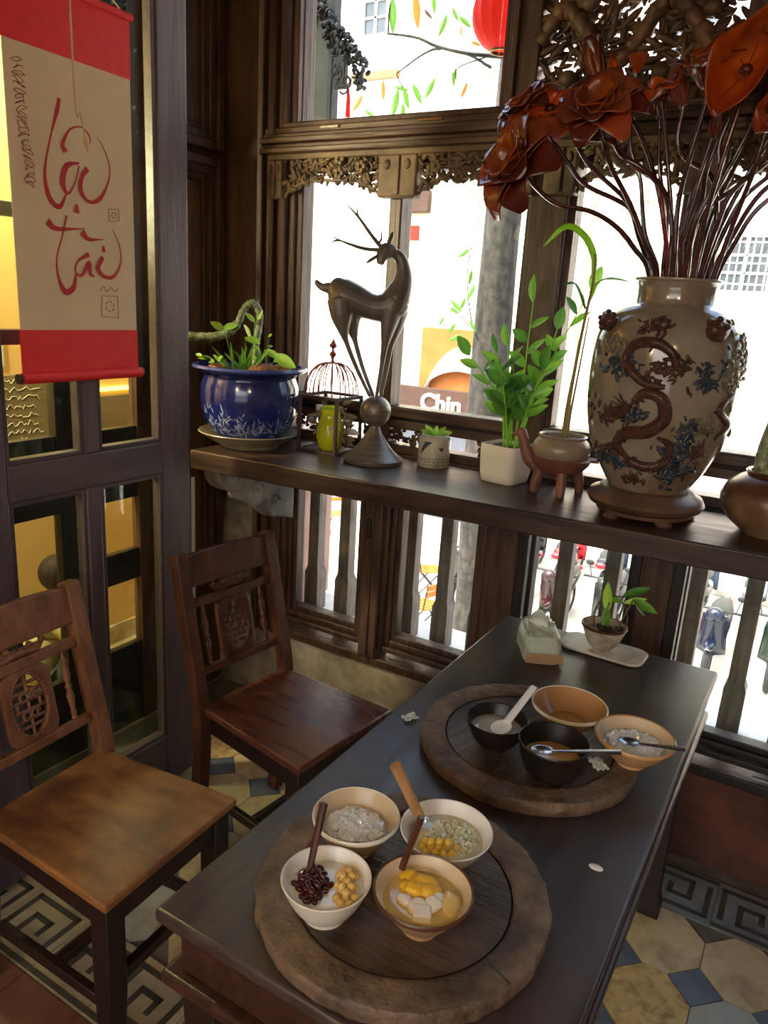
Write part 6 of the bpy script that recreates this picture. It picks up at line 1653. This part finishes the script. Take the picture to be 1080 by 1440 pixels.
# curled amber leaves on stems of their own
def lotus_leaf(lab, ctrl, tip, top, wd, fold, nrm, m='lacquer_amber'):
    t = thing('wooden_lotus_leaf', lab, 'leaf', (VX, VY, ZSH), VF, 'amber wooden lotus leaves in the dragon vase')
    P = [Vector(c_) for c_ in ctrl]; low = Vector((P[0].x*.55, P[0].y*.6, .40))
    MB().tube(curve_pts([low]+P, 30), interp([.006,.006,.005], 30), 9).build('stem', M_['stem_lacquer'], t)
    a, b = Vector(tip), Vector(top); ax = (b-a); n_ = Vector(nrm); n_ = (n_-ax*(n_.dot(ax)/ax.length_squared)).normalized(); sd2 = ax.normalized().cross(n_)
    mb = MB()
    def fn(u, v):
        q = (u-.5)*2; w_ = wd*math.sin(PI*(.01+.98*v)**.8)**.75
        wav = .012*math.sin(v*11+q*3)*abs(q)
        return a+ax*v+sd2*(q*w_*(1-.25*fold*abs(q)))+n_*(fold*w_*abs(q)**1.6+wav-.02*math.sin(PI*v))
    mb.grid(fn, 14, 18); mb.build('blade', M_[m], t, solid=.003)
    mb = MB(); c_ = a+ax*.46-n_*.012; mb.ell(c_, (.014,.014,.012), 12, 8); mb.build('centre_boss', M_['lacquer_dark'], t)
    mb = MB()
    for k in range(7):
        an = 2*PI*k/7; e = c_+(sd2*math.cos(an)*wd*.75+ax.normalized()*math.sin(an)*ax.length*.36)
        mb.tube([c_+n_*.002, (c_+e)/2+n_*.001, e+n_*(fold*wd*.25)], [.002,.0012,.0006], 5)
    mb.build('veins', M_['lacquer_red'], t)
lotus_leaf('big amber wooden lotus leaf folded like a shell facing the room', [(.030,-.06,.605),(.036,-.09,.74),(.052,-.12,.86),(.070,-.13,.98)], (.020,-.19,.925), (.120,-.13,1.145), .080, .95, (-.15,-1,.25))
lotus_leaf('curled amber wooden lotus leaf lying behind the lowest drooping lotus', [(-.070,.01,.606),(-.11,.0,.70),(-.15,-.01,.78),(-.25,-.04,.86),(-.31,-.06,.95)], (-.420,-.10,.952), (-.265,-.09,1.010), .055, .5, (0,-.8,.6))
lotus_leaf('small amber wooden lotus leaf curling beside the seed pod', [(-.010,.03,.606),(-.04,.03,.75),(-.07,.02,.88),(-.10,-.01,1.0)], (-.150,-.05,1.000), (-.060,-.06,1.052), .03, .6, (0,-.7,.7))
lotus_leaf('thin amber wooden lotus leaf tip rising behind the open lotus', [(-.030,.04,.606),(-.06,.04,.75),(-.12,.03,.90),(-.20,.0,1.02)], (-.205,-.02,1.01), (-.225,-.03,1.100), .02, .5, (0,-1,.3))
lotus_leaf('flat red-brown wooden leaf stub hanging below the lotus tops', [(.075,-.05,.605),(.10,-.08,.74),(.12,-.12,.84),(.128,-.14,.92)], (.112,-.155,.900), (.150,-.145,1.010), .030, .1, (0,-1,.1), 'lacquer_red')
# ================================================================== person sitting in the passage
mat('skin', '#b07a58', 0.55, '#bd8866', 9, sss=.05)
mat('shirt_pale', '#cdbb7a', 0.8, '#d8c88c', 12, bump=.2)
mat('trousers_dark', '#3c423c', 0.85, '#4a5048', 12, bump=.2)
mat('hair_brown', '#20120d', 0.7, '#331c13', 40, (1,1,.2), bump=.8)
pn = thing('person', 'person in a pale yellow shirt sitting bent forward on the passage floor', 'person', (-2.43, 1.585, 0.0))
pn.scale = (.84, .84, .84)
def skin_body(name, verts, edges, radii, m, parent, sub_=2):
    me = bpy.data.meshes.new(name); me.from_pydata(verts, edges, [])
    ob = bpy.data.objects.new(name, me); COL.objects.link(ob); ob.parent = parent
    md = ob.modifiers.new('skin', 'SKIN'); md.use_smooth_shade = True
    if not me.skin_vertices:
        bpy.context.view_layer.objects.active = ob
    for i, v in enumerate(me.skin_vertices[0].data):
        r_ = radii[i]; v.radius = (r_, r_) if not isinstance(r_, tuple) else r_
        v.use_root = (i == 0)
    ms = ob.modifiers.new('sub', 'SUBSURF'); ms.levels = sub_; ms.render_levels = sub_
    me.materials.append(m)
    return ob
V_ = [(0,0,.13),(0,.02,.24),(0,.07,.38),(0,.12,.47),(0,.155,.515),(0,.175,.56),(0,.195,.61),(0,.20,.66)]
E_ = [(i,i+1) for i in range(7)]; Rr = [.115,.105,.12,.085,.046,.058,.072,.045]
for s in (-1, 1):
    b = len(V_); V_ += [(s*.085,.05,.12),(s*.10,.24,.37),(s*.10,.25,.36),(s*.095,.30,.10),(s*.095,.31,.045),(s*.10,.40,.03)]
    Rr += [.085,.062,.058,.045,.038,.030]; E_ += [(0,b),(b,b+1),(b+1,b+2),(b+2,b+3),(b+3,b+4),(b+4,b+5)]
    b = len(V_); V_ += [(s*.16,.12,.44),(s*.215,.16,.27),(s*.13,.32,.30),(s*.08,.36,.29)]
    Rr += [.055,.040,.030,.026]; E_ += [(3,b),(b,b+1),(b+1,b+2),(b+2,b+3)]
    for q in range(5):
        h = len(V_); dx_ = (q-2)*.012; l_ = (.030,.042,.046,.042,.034)[q]
        V_ += [(s*(.07-.005*q), .372, .29+dx_), (s*(.055-.006*q), .372+l_*.6, .285+dx_), (s*.03, .372+l_, .275+dx_)]
        Rr += [.009,.008,.007]; E_ += [(b+3,h),(h,h+1),(h+1,h+2)]
skin_body('body', V_, E_, Rr, M_['skin'], pn, 1)
sv = [(0,-.005,.16),(0,.02,.26),(0,.07,.39),(0,.12,.465)]; se = [(0,1),(1,2),(2,3)]; sr = [.125,.122,.135,.095]
for s in (-1, 1):
    b = len(sv); sv += [(s*.165,.12,.435),(s*.195,.14,.345)]; sr += [.068,.060]; se += [(3,b),(b,b+1)]
skin_body('shirt', sv, se, sr, M_['shirt_pale'], pn)
tv = [(0,.0,.125)]; te = []; tr = [.13]
for s in (-1, 1):
    b = len(tv); tv += [(s*.088,.06,.125),(s*.10,.24,.375),(s*.10,.255,.36),(s*.097,.298,.12)]; tr += [.098,.075,.072,.060]; te += [(0,b),(b,b+1),(b+1,b+2),(b+2,b+3)]
skin_body('trousers', tv, te, tr, M_['trousers_dark'], pn)
hm = MB(); hm.ell((0,.182,.640), (.080,.084,.086), 20, 14); hm.v = [v+Vector((0,-.012,.012)) if v.y < .2 else v*1.0 for v in hm.v]
hm.v = [Vector((v.x, min(v.y,.232), v.z)) for v in hm.v]; hm.build('hair', M_['hair_brown'], pn)
fm = MB()
fm.ell((0,.275,.600), (.012,.016,.014), 8, 6)
fm.build('nose', M_['skin'], pn)
for s in (-1, 1):
    MB().ell((s*.030,.262,.622), (.010,.008,.006), 8, 6).build('eye', M_['hair_brown'], pn)
    MB().ell((s*.084,.195,.608), (.010,.016,.024), 8, 6).build('ear', M_['skin'], pn)
MB().ell((0,.264,.572), (.020,.008,.005), 8, 6).build('mouth', M_['lacquer_red'], pn)
